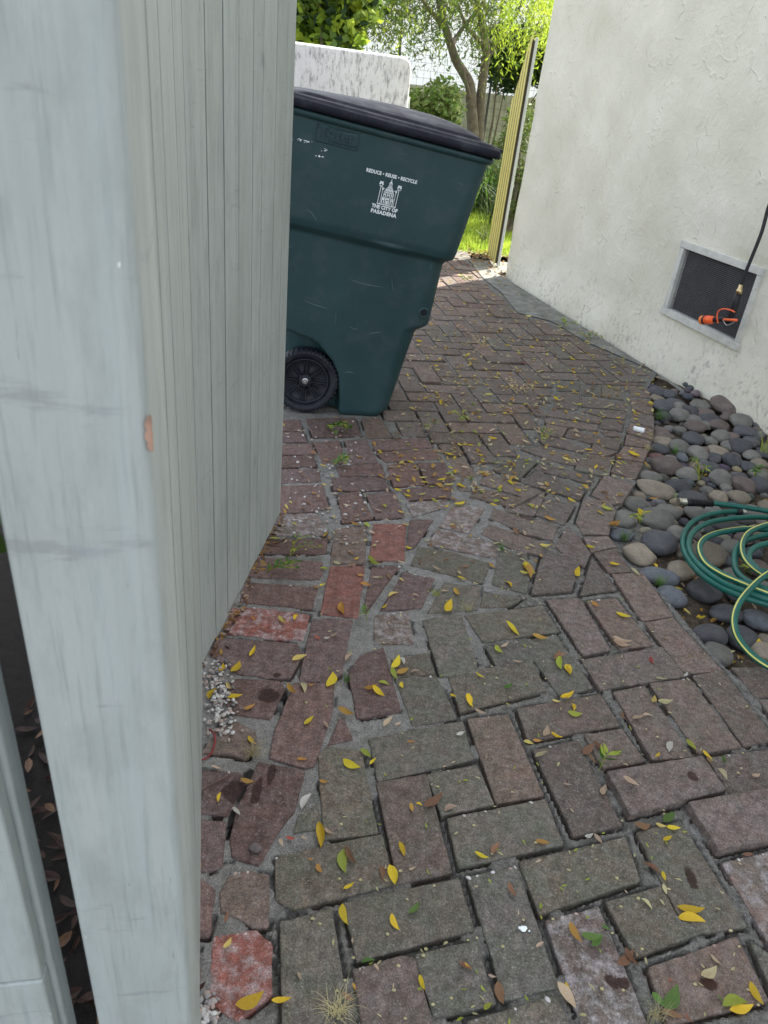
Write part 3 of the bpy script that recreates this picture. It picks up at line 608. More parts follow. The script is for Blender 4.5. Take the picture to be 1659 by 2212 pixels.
# ------------------------------------------------------------------ wheeled bin
def plastic(name, c, c2, rough=.42, scr=.5):
    M, t, b = mat(name, rough, .45); n = N(t); o = n.co()
    col = n.mix(n.ramp(n.noise(o, 3.5, 5, .6), [(.35, 0.), (.7, 1.)]), c, c2)
    sw = n.new('ShaderNodeTexWave'); sw.bands_direction = 'DIAGONAL'
    sc = n.ramp(n.noise(n.mp(o, (1, 1, .12), (0, .7, 0)), 34, 5, .5), [(.71, 0.), (.73, 1.)])
    sc2 = n.ramp(n.noise(n.mp(o, (.1, 1, 1.), (0, .35, 0)), 40, 4, .5), [(.72, 0.), (.74, 1.)])
    col = n.mix(n.math('MULTIPLY', n.math('MAXIMUM', sc, sc2), scr*.35), col, tuple(min(1, x*3+.05) for x in c2))
    col = n.mix(n.math('MULTIPLY', n.ramp(n.noise(o, 11, 6, .7), [(.5, 0.), (.75, 1.)]), .35), col, (.085, .10, .10))
    t.nodes.remove(sw)
    n.l(col, b.inputs['Base Color']); n.l(n.ramp(n.noise(o, 14, 4), [(.3, rough-.06), (.7, rough+.14)]), b.inputs['Roughness'])
    n.bump(b, n.noise(o, 420, 3), .12, .002); return M
M_BIN = plastic('bin_green', (.019, .050, .055), (.025, .062, .067), .5)
M_LID = plastic('bin_lid', (.008, .009, .016), (.012, .013, .021), .56, .8); M_LID.node_tree.nodes['Principled BSDF'].inputs['Specular IOR Level'].default_value = .2
M_TYRE = plastic('bin_wheel', (.007, .009, .015), (.012, .014, .022), .5, .3)
M_WHITE = simple('white_print', (.80, .84, .84), .6, .05)
M_METAL = simple('zinc', (.55, .55, .55), .35, .1, metal=1)
YAW = math.radians(8); BO = Vector((-.1627, 3.3083, 0))
bin_ = empty('wheeled_bin', BO, YAW); tag(bin_, 'tall dark green wheeled refuse bin with black lid and white city emblem', 'bin')
def kz(z): return .138*smooth(.05, .62, z)
FZ = [0, .012, .045, .405, .418, .446, .46, .715, .728, .745, .775, 1.14]; FX = [.088, .10, .108, .182, .19, .232, .238, .262, .272, .298, .306, .374]
BZ = [0, .05, .745, .76, 1.14]; BX = [-.36, -.37, -.43, -.455, -.50]
WZ = [0, .02, .725, .750, .775, 1.14]; WW = [.222, .230, .264, .287, .2945, .3125]
AZ_ = [0, .083, .179, .236, .303, .333, .345]; AX_ = [-.114, -.119, -.130, -.157, -.222, -.297, -.36]
def side_off(x, z):                                     # recesses of the long sides
    o = 0
    if z < .352:
        xa = np.interp(z, AZ_, AX_); d = min((xa-x), (.345-z)*1.0 if x < -.30 else 9); o -= .085*smooth(0, .022, d)
    # ledge fades where the waist bulges
    if .58 < z < .78: o += .011*math.exp(-((x-.03)/.055)**2)*smooth(.58, .72, z)*(1-smooth(.745, .765, z))
    if z < .745 and x > .02: o -= .006*smooth(.05, .2, x)*smooth(.30, .6, z)
    return o
def body():
    zs = sorted(set([round(x, 4) for x in list(np.arange(0, 1.141, .0125))]+FZ+WZ+[.006, .735, .74, .755, .765, .410, .43, 1.12, .34, .335, .345, .35])); NS, NC, NE = 84, 10, 24
    rings = []
    for zt in zs:
        xf = np.interp(zt, FZ, FX); xb = np.interp(zt, BZ, BX); w_ = np.interp(zt, WZ, WW); r = np.interp(zt, [0, .3, .76, 1.14], [.06, .075, .07, .055]); P = []
        def add(x, y):
            P.append((x, y))
        for i in range(NS): add(xb+r+(xf-xb-2*r)*i/NS, -w_)
        for i in range(NC): a = -PI/2+PI/2*i/NC; add(xf-r+r*math.cos(a), -w_+r+r*math.sin(a))
        for i in range(NE): add(xf, -w_+r+(2*w_-2*r)*i/NE)
        for i in range(NC): a = PI/2*i/NC; add(xf-r+r*math.cos(a), w_-r+r*math.sin(a))
        for i in range(NS): add(xf-r-(xf-xb-2*r)*i/NS, w_)
        for i in range(NC): a = PI/2+PI/2*i/NC; add(xb+r+r*math.cos(a), w_-r+r*math.sin(a))
        for i in range(NE): add(xb, w_-r-(2*w_-2*r)*i/NE)
        for i in range(NC): a = PI+PI/2*i/NC; add(xb+r+r*math.cos(a), -w_+r+r*math.sin(a))
        out = []
        for x, y in P:
            f_ = min(1, abs(y)/w_); o = side_off(x, zt)
            if abs(y) > .5*w_ and o: y += math.copysign(1, y)*o
            z = zt-kz(zt)*x
            if zt < .02: z = zt+.0
            z += .03*smooth(.02, .12, x)*(1-smooth(0, .15, zt))*.5
            out.append(Vector((x, y, z)))
        rings.append(out)
    n = len(rings[0]); vs = [p for r in rings for p in r]; fs = []
    for i in range(len(rings)-1):
        for k in range(n): k2 = (k+1) % n; fs.append((i*n+k, i*n+k2, (i+1)*n+k2, (i+1)*n+k))
    fs.append(tuple(range(n))[::-1])
    mesh_obj('body', vs, fs, M_BIN, bin_, True)
def rrect(x0, x1, w_, r, zt, ns=20, nc=8, bulge=0):
    P = []
    for (cx, cy, a0) in ((x1-r, -w_+r, -PI/2), (x1-r, w_-r, 0), (x0+r, w_-r, PI/2), (x0+r, -w_+r, PI)):
        for i in range(nc+1): a = a0+PI/2*i/nc; P.append((cx+r*math.cos(a), cy+r*math.sin(a)))
    Q = []
    for i in range(len(P)):
        a, b = P[i], P[(i+1) % len(P)]; L = math.hypot(a[0]-b[0], a[1]-b[1]); n_ = max(1, int(L/.03))
        for k in range(n_): Q.append((a[0]+(b[0]-a[0])*k/n_, a[1]+(b[1]-a[1])*k/n_))
    return [Vector((x, y, zt-.138*x)) for x, y in Q]
def stack(specs, name, M, parent, capt=True, capb=False):
    # each spec: x0, x1, w, r, zeta, all with same counts -> parametrise by angle resampling
    rings = []
    for (x0, x1, w_, r, zt) in specs:
        P = rrect(x0, x1, w_, r, zt); L = [0]
        for i in range(len(P)): L.append(L[-1]+(P[(i+1) % len(P)].to_2d()-P[i].to_2d()).length)
        N_ = 160; R = []
        for k in range(N_):
            t = L[-1]*k/N_; i = int(np.searchsorted(L, t, 'right'))-1; i = min(i, len(P)-1); f_ = (t-L[i])/max(1e-9, L[i+1]-L[i]); R.append(P[i].lerp(P[(i+1) % len(P)], f_))
        rings.append(R)
    n = 160; vs = [p for r in rings for p in r]; fs = []
    for i in range(len(rings)-1):
        for k in range(n): k2 = (k+1) % n; fs.append((i*n+k, i*n+k2, (i+1)*n+k2, (i+1)*n+k))
    if capt:
        c = sum(rings[-1], Vector())/n; vs.append(c); fs += [((len(rings)-1)*n+k, (len(rings)-1)*n+(k+1) % n, len(vs)-1) for k in range(n)]
    o = mesh_obj(name, vs, fs, M, parent, True)
    return o
body()
stack([(-.50, .374, .3125, .055, 1.118), (-.505, .383, .322, .06, 1.122), (-.507, .388, .3255, .06, 1.130), (-.507, .388, .3255, .06, 1.138), (-.503, .384, .320, .06, 1.142), (-.48, .36, .30, .05, 1.143)], 'rim', M_BIN, bin_, capt=True)
LID = [(-.50, .395, .320, .05, 1.1445), (-.515, .402, .334, .055, 1.1445), (-.520, .410, .340, .06, 1.149), (-.520, .410, .339, .06, 1.170), (-.516, .406, .334, .058, 1.175), (-.49, .392, .320, .05, 1.176), (-.485, .387, .315, .05, 1.183), (-.478, .380, .309, .05, 1.186), (-.40, .345, .262, .05, 1.188), (-.36, .34, .257, .05, 1.196), (-.33, .335, .250, .05, 1.199), (-.18, .30, .20, .05, 1.212), (-.06, .25, .14, .05, 1.222), (.02, .18, .07, .05, 1.228)]
lid = stack(LID, 'lid', M_LID, bin_)
# lid hinge lugs and front lip
for y in (-.24, .24):
    m_ = MB(); m_.tube([(-.515, y-.05, 1.262), (-.515, y+.05, 1.262)], .018, 14); m_.build('hinge_lug', M_LID, lid, True)
m_ = MB(); m_.box((.425, 0, 1.112), (.05, .30, .012), Matrix.Rotation(.138, 3, 'Y')); m_.build('lid_handle', M_LID, lid, bevel=.004)
for k in range(5):                                           # ribs on the lid's near left shoulder
    x = -.48+k*.02; m_ = MB(); m_.box((x, -.300, 1.205-.138*x), (.008, .05, .012)); m_.build('lid_rib', M_LID, lid, bevel=.002)
# handle bar at the back
m_ = MB(); m_.tube([(-.47, -.27, 1.10), (-.545, -.27, 1.14), (-.55, -.25, 1.145), (-.55, .25, 1.145), (-.545, .27, 1.14), (-.47, .27, 1.10)], .014, 12); m_.build('handle', M_BIN, bin_, True)
m_ = MB(); m_.box((-.415, -.3115, 1.06), (.055, .012, .16)); m_.build('grip_recess', M_LID, bin_, bevel=.004)
# wheels
def wheel(sy):
    w0 = empty('wheel', (-.277, sy*.205, .143)); w0.parent = bin_
    R_ = Matrix.Rotation(PI/2 if sy < 0 else -PI/2, 4, 'X')
    m_ = MB(); m_.lathe([(.112, .026), (.128, .030), (.138, .026), (.1415, .012), (.1415, -.022), (.132, -.03), (.11, -.03)], R_, 72)
    nt_ = 44
    for k in range(nt_):
        a = 2*PI*k/nt_; m_.box((.1415*math.cos(a), 0, .1415*math.sin(a)), (.006, .044, .009), Matrix.Rotation(-a, 3, 'Y'))
        m_.box((.1315*math.cos(a), sy*.0295, .1315*math.sin(a)), (.014, .005, .008), Matrix.Rotation(-a, 3, 'Y'))
    ty = m_.build('tyre', M_TYRE, w0)
    m_ = MB(); m_.lathe([(.112, .026), (.108, .020), (.103, .004), (.03, .004), (.03, .012), (.024, .016), (.0, .016)], R_, 72)
    m_.lathe([(.104, .005), (.104, .016), (.099, .020), (.094, .016), (.094, .004)], R_, 72)
    m_.build('rim', M_TYRE, w0, True)
    for k in range(8):
        a = 2*PI*k/8+.3
        m_ = MB()
        # raised rounded trapezoid frame between spokes
        def pt(r, b, h): return (r*math.cos(a+b), sy*h, r*math.sin(a+b))
        path = [pt(.040, -.16, .012), pt(.088, -.27, .013), pt(.095, -.2, .013), pt(.095, .2, .013), pt(.088, .27, .013), pt(.040, .16, .012), pt(.040, -.16, .012)]
        m_.tube(path, .0028, 6); m_.build('spoke_web', M_TYRE, w0, True)
        m_ = MB(); a2 = a+PI/8; m_.box((.066*math.cos(a2), sy*.011, .066*math.sin(a2)), (.074, .012, .006), Matrix.Rotation(-a2, 3, 'Y')); m_.build('spoke', M_TYRE, w0, bevel=.002)
    m_ = MB(); m_.lathe([(.0135, .014), (.0135, .018), (.010, .019), (.010, .0195)], R_, 24); m_.lathe([(.0085, .019), (.0085, .027), (.0, .027)], R_, 6); m_.lathe([(.0045, .027), (.0045, .031), (0, .031)], R_, 16); m_.build('axle_nut', M_METAL, w0)
wheel(-1); wheel(1)
m_ = MB(); m_.tube([(-.277, -.2, .143), (-.277, .2, .143)], .008, 12); m_.build('axle', M_METAL, bin_, True)
# drain plug eye and the dents
def on_side(x, z, o=.0):                                    # local x and local z on the near flank -> point
    zt = z
    for _ in range(6): zt = z+kz(zt)*x
    return Vector((x, -np.interp(zt, WZ, WW)-side_off(x, zt)-o, z))
p = on_side(.200, .486, .003); Rx = Matrix.Translation(p) @ Matrix.Rotation(PI/2+.06, 4, 'X') 
m_ = MB(); m_.lathe([(.024, -.004), (.021, .001), (.016, .002), (.0145, -.001)], Rx, 28); pl_ = m_.build('plug_ring', M_BIN, bin_, True)
m_ = MB(); m_.lathe([(.0145, -.002), (.0, -.002)], Rx, 28); m_.build('plug', M_TYRE, pl_)
# lettering
def textmesh(s, size, name, M, parent, loc, slope, sx=1., ext=.0006, sp=1., bold=0):
    cu = bpy.data.curves.new('t', 'FONT'); cu.body = s; cu.size = size; cu.align_x = 'CENTER'; cu.extrude = ext; cu.offset = bold; cu.space_character = sp; cu.resolution_u = 4
    o = bpy.data.objects.new('t', cu); COL.objects.link(o); dg = bpy.context.evaluated_depsgraph_get(); dg.update()
    me = bpy.data.meshes.new_from_object(o.evaluated_get(dg)); bpy.data.objects.remove(o)
    T = Matrix.Translation(loc) @ Matrix.Rotation(slope, 4, 'Y') @ Matrix.Rotation(PI/2+.052, 4, 'X') @ Matrix.Diagonal((sx, 1, 1, 1))
    me.transform(T); me.materials.clear(); me.materials.append(M); me.name = name
    ob = bpy.data.objects.new(name, me); COL.objects.link(ob); ob.parent = parent; return ob
SL = .136
logo = empty('city_emblem', (0, 0, 0)); logo.parent = bin_
def side2(x, z, o=.0015): return on_side(x, z, o)
textmesh('REDUCE • REUSE • RECYCLE', .0165, 'slogan', M_WHITE, logo, side2(.006, .994), SL, .88, sp=1.08, bold=.0007)
textmesh('THE CITY OF', .0175, 'city_name', M_WHITE, logo, side2(-.009, .8795), SL, .98, bold=.0009)
textmesh('PASADENA', .0185, 'city_name', M_WHITE, logo, side2(-.0115, .861), SL, 1.02, sp=1.08, bold=.0009)
def emblem():
    m_ = MB(); c0 = side2(-.0035, .8975, .0012); T = Matrix.Translation(c0) @ Matrix.Rotation(SL, 4, 'Y') @ Matrix.Rotation(PI/2+.052, 4, 'X')
    u_ = .00056
    def P(pts): m_.poly([T @ Vector((x*u_, y*u_, 0)) for x, y in pts]+[T @ Vector((x*u_, y*u_, .0008)) for x, y in pts], [tuple(range(len(pts)))[::-1], tuple(range(len(pts), 2*len(pts)))]+[(i, (i+1) % len(pts), len(pts)+(i+1) % len(pts), len(pts)+i) for i in range(len(pts))])
    def Rr(x0, y0, x1, y1): P([(x0, y0), (x1, y0), (x1, y1), (x0, y1)])
    Rr(-66, -6, 66, 0)                                        # base line
    # lower storey with arches
    for x in (-40, -26, 20, 34): Rr(x, 3, x+6, 38)
    for x in (-33, -15, 29): Rr(x-1, 26, x+7, 38)
    P([(-14, 3), (-14, 30), (-9, 36), (9, 36), (14, 30), (14, 3), (9, 3), (9, 26), (-9, 26), (-9, 3)][:0] or [(-14, 3), (-9, 3), (-9, 30), (-14, 30)]); Rr(9, 3, 14, 30); P([(-14, 30), (14, 30), (9, 39), (-9, 39)]); Rr(-6, 3, 6, 24)
    Rr(-43, 40, 43, 44)
    # middle storey
    for x in (-34, -22, -10, 5, 17, 29): Rr(x, 47, x+5, 72)
    P([(-36, 74), (36, 74), (33, 80), (-33, 80)]); Rr(-29, 60, -17, 66); Rr(17, 60, 29, 66); Rr(-5, 60, 5, 66)
    # dome with ribs
    for a, b in ((-30, -20), (-17, -7), (-4, 4), (7, 17), (20, 30)):
        P([(a, 83), (b, 83), (b*.72, 103), (a*.72, 103)]); P([(a*.70, 105), (b*.70, 105), (b*.34, 116), (a*.34, 116)])
    Rr(-14, 118, 14, 121)
    for x in (-10, -2, 6): Rr(x, 122, x+4, 134)
    Rr(-12, 135, 12, 138); P([(-9, 139), (9, 139), (4, 150), (-4, 150)]); P([(-2.5, 151), (2.5, 151), (1, 166), (-1, 166)])
    # lamp posts either side with swags
    for s in (-1, 1):
        X = 62*s; Rr(X-2, 0, X+2, 112); Rr(X-14, 108, X+14, 111)
        for cx, cy, r in ((X, 130, 7), (X-9, 122, 6), (X+9, 122, 6), (X-7, 133, 5.5), (X+7, 133, 5.5)): P([(cx+r*math.cos(a), cy+r*math.sin(a)) for a in [2*PI*i/12 for i in range(12)]])
        Y_ = 46*s; Rr(Y_-1.5, 0, Y_+1.5, 84); P([(Y_+6*math.cos(a), 92+7*math.sin(a)) for a in [2*PI*i/12 for i in range(12)]])
        P([(X-s*2, 104), (X-s*2, 107), (s*30, 96), (s*30, 93)])
    m_.build('town_hall_drawing', M_WHITE, logo)
emblem()
plate = empty('embossed_badge', (0, 0, 0)); plate.parent = bin_
def badge():
    c0 = on_side(-.205, 1.111, .0005); T = Matrix.Translation(c0) @ Matrix.Rotation(SL, 4, 'Y') @ Matrix.Rotation(PI/2+.052, 4, 'X'); m_ = MB(); w_, h_, r = .078, .027, .006
    pts = []
    for (cx, cy, a0) in ((w_-r, -h_+r, -PI/2), (w_-r, h_-r, 0), (-w_+r, h_-r, PI/2), (-w_+r, -h_+r, PI)):
        for i in range(5): a = a0+PI/2*i/4; pts.append(T @ Vector((cx+r*math.cos(a), cy+r*math.sin(a), .0006)))
    m_.tube(pts+[pts[0]], .0030, 6, cap=False); m_.build('badge_border', M_BIN, plate, True)
    textmesh('T', .066, 'maker_name', M_BIN, plate, on_side(-.258, 1.098, .0006), SL, 1.0, .0046, bold=.0012)
    textmesh('oter', .050, 'maker_name', M_BIN, plate, on_side(-.193, 1.1025, .0006), SL, 1.16, .0046, bold=.0010)
    textmesh('INCORPORATED', .0145, 'maker_name', M_BIN, plate, on_side(-.186, 1.0835, .0006), SL, .92, .0034, bold=.0002)
badge()
# scuffs and scratches scored into the plastic
M_SC = simple('scored_plastic', (.10, .14, .145), .6, .2)
for pts_ in ([(-.305, .855), (-.285, .845), (-.268, .825), (-.256, .800)], [(-.105, .405), (-.085, .398), (-.068, .395)], [(-.02, .380), (.005, .388), (.03, .392)], [(-.165, .46), (-.163, .44), (-.163, .415)], [(.26, 1.00), (.28, .99)], [(-.30, .50), (-.25, .485), (-.20, .475)], [(-.12, .60), (-.05, .585), (.02, .58)], [(-.11, .20), (-.09, .205), (-.07, .20)], [(.05, .62), (.06, .57)]):
    q_ = cat([on_side(x, z, .0002) for x, z in pts_], 5); m_ = MB(); m_.tube(q_, [.0012*math.sin(PI*(i+.4)/(len(q_)+.4))+.0002 for i in range(len(q_))], 5); m_.build('scratch', M_SC, bin_)
# chips of white paint
m_ = MB(); r_ = random.Random(2)
for (x, z, n_) in ((-.322, 1.088, 14), (-.262, 1.042, 7), (-.252, 1.062, 4)):
    for k in range(n_):
        p = on_side(x+r_.gauss(0, .012), z+r_.gauss(0, .003), .0007); s = r_.uniform(.001, .0028); a = r_.uniform(0, 3)
        m_.poly([p+Vector((math.cos(a+t)*s*1.7, 0, math.sin(a+t)*s*.7)) for t in (0, 1.4, 2.6, 4, 5.2)], [(0, 1, 2, 3, 4)])
m_.build('paint_chip', M_WHITE, bin_)
# ------------------------------------------------------------------ leaves
def leaf_geo(L, W_, curl, fold, nl=8, bend=0, rs=0):
    vs = []; fs = []
    for i in range(nl+1):
        t = i/nl; wd = W_*.5*(math.sin(PI*min(1, t**.85))**.8)*(1-.25*t)
        if i in (0, nl): wd = W_*.03
        x = (t-.5)*L; zc = curl*L*((2*t-1)**2)-curl*L*.3+noise.noise(Vector((t*2.1, rs, 0)))*.03*L; yc = bend*L*((2*t-1)**2)
        for s in (-1, -.5, 0, .5, 1):
            vs.append((x, yc+s*wd, zc+abs(s)**1.3*wd*fold+noise.noise(Vector((t*5, s*1.5, rs)))*.05*W_))
    for i in range(nl):
        for k in range(4): a = i*5+k; fs.append((a, a+5, a+6, a+1))
    return vs, fs
VAR = [(.06, .25, .06), (.10, .5, -.04), (.03, .15, .1), (.16, .7, .03), (.22, 1.1, .08), (-.08, .4, -.08), (.05, .2, 0)]
LMESH = {}
def leafmesh(c, v):
    if (c, v) not in LMESH:
        cu, fo, be = VAR[v]; vs, fs = leaf_geo(1, .38 if c not in 'bt' else .36, cu, fo, bend=be, rs=v*3.7); me = bpy.data.meshes.new('fallen_leaf'); me.from_pydata(vs, [], fs); me.materials.append(LM[c])
        me.polygons.foreach_set('use_smooth', [True]*len(fs)); LMESH[(c, v)] = me
    return LMESH[(c, v)]
LV = {'5': "62,185,112,208,Y;20,300,40,365,Y;228,345,250,358,y;55,385,120,405,t;165,40,205,78,v;205,40,245,18,t;268,118,320,122,t;568,135,572,195,Y;510,105,522,165,v;490,100,550,75,b;810,20,905,45,t;1012,95,1028,130,r;220,275,265,245,g;480,330,525,340,y;530,325,600,300,Y;595,345,605,390,Y;565,405,645,412,v;440,540,460,480,t;375,550,425,552,o;470,518,535,540,Y;325,550,380,572,y;385,640,450,612,p;540,788,585,794,t;650,625,705,575,b;700,568,780,612,b;675,630,725,680,b;750,850,770,795,t;850,790,940,835,t;1110,605,1130,550,w;1045,210,1105,218,p;1205,200,1222,180,w;1030,350,1045,305,y;1055,345,1135,340,p;915,435,985,415,t;970,412,1030,410,t;850,400,875,440,b;1215,540,1265,610,v;1300,605,1350,655,Y;1405,635,1425,680,g;1305,675,1330,715,b;1375,735,1420,800,p;1030,680,1055,655,Y;1085,1000,1150,942,g;925,1035,1025,1008,b;1045,1005,1105,1025,y;1105,1022,1180,1032,Y;1085,1100,1135,1070,Y;55,1165,135,1195,Y;145,1165,190,1110,b;390,1090,470,1120,o;660,1080,705,1068,w;710,1060,755,1115,t;235,1330,280,1405,b;980,1215,1075,1270,b;1080,1265,1100,1315,Y;1085,1335,1105,1390,p;970,1410,1030,1465,p;1165,1470,1315,1485,Y;1165,1500,1315,1535,Y;750,1555,800,1585,g;640,1620,755,1630,g;695,1685,755,1625,g;570,1545,635,1660,o;390,1675,435,1650,t;840,1795,930,1700,b;870,1690,940,1790,b;1295,1855,1380,1805,p;1340,1720,1400,1775,t;1118,1845,1130,1868,r;1550,1870,1625,2000,Y;1450,2035,1580,2005,Y;1400,1985,1545,1960,v;1385,1940,1410,1975,g;1025,1925,1100,2010,g;1105,2030,1170,1900,g;1075,2030,1195,2060,b;1195,2040,1245,2096,b;515,1870,610,2020,t;550,1870,580,1920,Y;0,1765,40,1800,o;180,1870,205,2005,b;105,2020,150,1980,v;130,1830,175,1845,t;1520,1170,1580,1175,b;1570,750,1615,740,t",
 '4': "785,130,800,265,Y;805,165,855,190,t;565,210,585,250,t;600,207,650,215,r;680,205,720,210,t;765,350,790,405,o;718,325,750,330,o;900,275,910,405,v;915,270,975,360,b;1220,235,1250,310,Y;1120,360,1135,440,b;1170,360,1200,470,Y;1270,390,1310,362,t;915,490,975,460,Y;1280,20,1290,65,o;1310,15,1345,28,Y;1355,50,1460,-30,b;1460,50,1530,30,t;895,575,925,685,Y;1165,630,1210,715,Y;1275,625,1330,565,g;1010,880,1085,870,g;1080,895,1110,930,t;1540,890,1615,925,b;1325,960,1355,1045,Y;905,1055,970,1100,b;965,1000,980,1040,o;665,940,685,985,t;330,1150,485,1065,Y;520,1105,630,1090,Y;265,815,305,755,y;265,670,290,610,b;115,1040,165,1000,k;110,320,125,400,o",
 '3': "405,310,435,260,Y;245,400,265,355,Y;312,400,358,340,Y;275,460,300,490,y;260,530,362,530,Y;170,540,215,480,Y;215,670,245,630,w;390,745,430,795,Y;370,600,435,575,o;605,470,650,520,o;410,90,435,115,o;555,100,595,130,y;640,110,660,75,Y;895,30,910,80,o;630,335,710,300,y;755,200,790,215,r;805,215,840,208,w;850,205,880,185,t;840,480,870,400,Y;920,335,965,285,t;720,470,755,465,o;690,450,710,505,p;700,685,750,635,Y;805,665,835,705,t;880,600,970,630,o;1070,480,1135,530,Y;1030,500,1100,470,o;1105,445,1165,460,v;1185,380,1225,310,Y;1175,375,1200,430,v;1205,405,1270,375,o;1280,390,1330,385,t;1225,310,1250,350,w;1225,450,1235,485,Y;1130,690,1180,640,t;1195,690,1230,665,t;660,868,715,872,o;350,990,425,995,o;190,910,250,925,t;225,1100,240,1050,Y;310,1130,350,1180,w;905,880,1000,930,Y;1010,815,1065,865,v;1055,900,1090,865,Y;780,990,830,1000,o;675,1130,730,1060,w;1260,775,1305,775,o;1530,740,1575,725,w;1590,515,1610,585,Y;1495,515,1530,530,Y",
 '2': "1480,1325,1560,1395,Y;1120,1270,1155,1195,Y;1590,970,1640,1055,o;1480,1070,1520,1110,Y;1175,1120,1205,1165,o;1100,1135,1140,1130,t;1190,1050,1250,1065,Y;1280,1085,1320,1095,p;780,1160,840,1140,y;850,1055,875,1075,y;925,1155,965,1155,t;750,1240,775,1215,Y;655,940,720,990,v;620,1085,685,1105,o;585,950,610,935,Y;545,985,595,975,o;545,890,580,925,b;600,1040,640,1038,o;495,1215,520,1275,o;340,1105,375,1115,o;375,1105,410,1090,Y;380,995,435,1005,v;640,730,680,755,v;560,735,615,745,o;665,775,705,795,t;870,740,910,740,Y;885,870,925,885,Y;515,620,560,630,t;750,620,775,635,v;840,660,880,670,Y;700,650,745,660,t;1090,870,1115,880,y;1155,765,1185,740,b;1180,625,1240,608,Y;1385,620,1430,625,Y;1525,760,1555,800,b;1380,970,1415,995,o;480,530,510,545,o;330,545,355,560,o;80,825,150,822,v;600,345,630,335,o;690,250,710,270,o;330,300,350,330,b;380,385,415,395,Y;390,500,420,505,Y",
 '1': "640,1690,740,1735,Y;595,1365,665,1370,Y;440,1250,500,1262,Y;475,1215,525,1225,t;370,1450,390,1400,Y;20,1360,90,1440,Y;130,1248,205,1252,y;160,1055,240,1075,o;540,985,620,1005,v;515,1010,560,1035,Y;600,1115,665,1090,o;720,620,800,650,Y;830,670,870,700,o;280,655,345,680,y;430,600,490,605,Y;805,335,865,345,Y;810,402,860,405,Y;650,405,690,430,o;265,405,310,425,y;580,172,620,188,Y;345,205,380,225,o;425,840,460,870,o;315,930,375,950,Y;480,1620,525,1660,o;610,1880,740,1900,t;880,1870,930,1910,t;860,2000,890,2030,r;310,2040,340,2110,Y;235,2010,270,1950,b;900,2140,980,2135,p;75,1850,185,1870,o;825,1885,860,1875,w;1105,1640,1150,1680,y;1185,1700,1235,1690,Y;1460,2040,1490,2080,Y;1590,1830,1615,1885,Y;1365,1920,1450,1935,p;905,1340,930,1370,Y;740,1400,805,1440,p;600,1115,640,1085,o;870,908,930,912,o;1290,300,1340,340,o"}
colname = {'Y': 'bright yellow', 'y': 'pale yellow', 'p': 'straw coloured', 'o': 'ochre brown', 'b': 'dull brown', 't': 'tan', 'g': 'green', 'v': 'lime green', 'w': 'bleached whitish', 'r': 'small red', 'k': 'dark brown'}
LAND = [('4', 400, 950, 'the scuffed red brick by the post'), ('4', 370, 540, 'the chipped round cornered brick'), ('4', 760, 1000, 'the lower path edge'), ('5', 1080, 820, 'the raised brick with dark spot'), ('5', 1450, 1000, 'the rightmost raised brick'), ('5', 1350, 1850, 'the lower right plum brick'), ('5', 1240, 1300, 'the brick with a black smear'), ('5', 330, 1580, 'the brick with white dropping'), ('5', 720, 700, 'the sprig at the raised brick'),
        ('3', 510, 110, 'the salmon brick by the fence'), ('3', 220, 560, 'the white gravel patch'), ('3', 500, 520, 'the brick with damp stain'), ('3', 420, 840, 'the dry tuft by the gravel'), ('3', 480, 1100, 'the wet plum brick'), ('3', 1080, 470, 'the plum brick in wide mortar'), ('3', 900, 700, 'the triangular brick chip'), ('2', 510, 1130, 'the lengthwise bright red brick'), ('2', 780, 840, 'the orange red half brick'),
        ('2', 120, 1000, 'the sprig by the fence'), ('2', 430, 180, 'the sprigs before the bin'), ('2', 640, 300, 'the bricks in front of the bin'), ('2', 1000, 950, 'the long mossy brick'), ('2', 1450, 900, 'the upright weed between bricks'), ('1', 300, 1420, 'the wedge bricks at the bend'), ('1', 660, 1750, 'the path edge by the hose'), ('1', 620, 860, 'the big edge brick by pebbles'), ('1', 760, 500, 'the little white tube'), ('1', 1100, 1700, 'the bare soil by the hose'), ('6', 600, 900, 'the middle of the path'), ('5', 500, 250, 'the bricks left of the hose'), ('4', 1250, 300, 'the centre of the path')]
LANDW = [(GV(k, x, y), s) for k, x, y, s in LAND]
LEAVES = []
rl = random.Random(11)
for k, s in LV.items():
    for it in s.split(';'):
        a = it.split(','); x1, y1, x2, y2 = map(float, a[:4]); p, q = GV(k, x1, y1, .004), GV(k, x2, y2, .004)
        z = .0045
        if k == '1' and x1 > 780: z = -.01
        if k == '5' and 780 < x1 < 1420 and 660 < y1 < 960: z = .028
        LEAVES.append([(p+q)/2, (q-p).length, math.atan2(q.y-p.y, q.x-p.x), a[4], z, True])
NT = len(LEAVES)
# scatter: far part of the path, denser drifts as seen
def scatter(n, u0, u1, v0, v1, lmin, lmax, cols, out):
    c = 0
    while c < n:
        u_, v_ = rl.uniform(u0, u1), rl.uniform(v0, v1); p = G(u_, v_)
        if not inpoly(p.x, p.y, PATH): continue
        if (p-BO).length < .25: continue
        out.append([p, rl.uniform(lmin, lmax), rl.uniform(0, 2*PI), rl.choice(cols), .0045, False]); c += 1
scatter(300-NT+0, 850, 1400, 700, 1040, .030, .045, 'YYyottbp', LEAVES)
SMALL = []
scatter(760, 850, 1420, 600, 1100, .014, .034, 'yptttobbYv', SMALL)
scatter(420, 900, 1420, 585, 900, .018, .042, 'ypttobbY', SMALL)
scatter(150, 610, 1200, 900, 1250, .012, .030, 'yptttobb', SMALL)
scatter(70, 820, 1120, 970, 1070, .022, .036, 'oobtY', SMALL)
scatter(150, 700, 1600, 1250, 2212, .008, .014, 'pvvpt', SMALL)
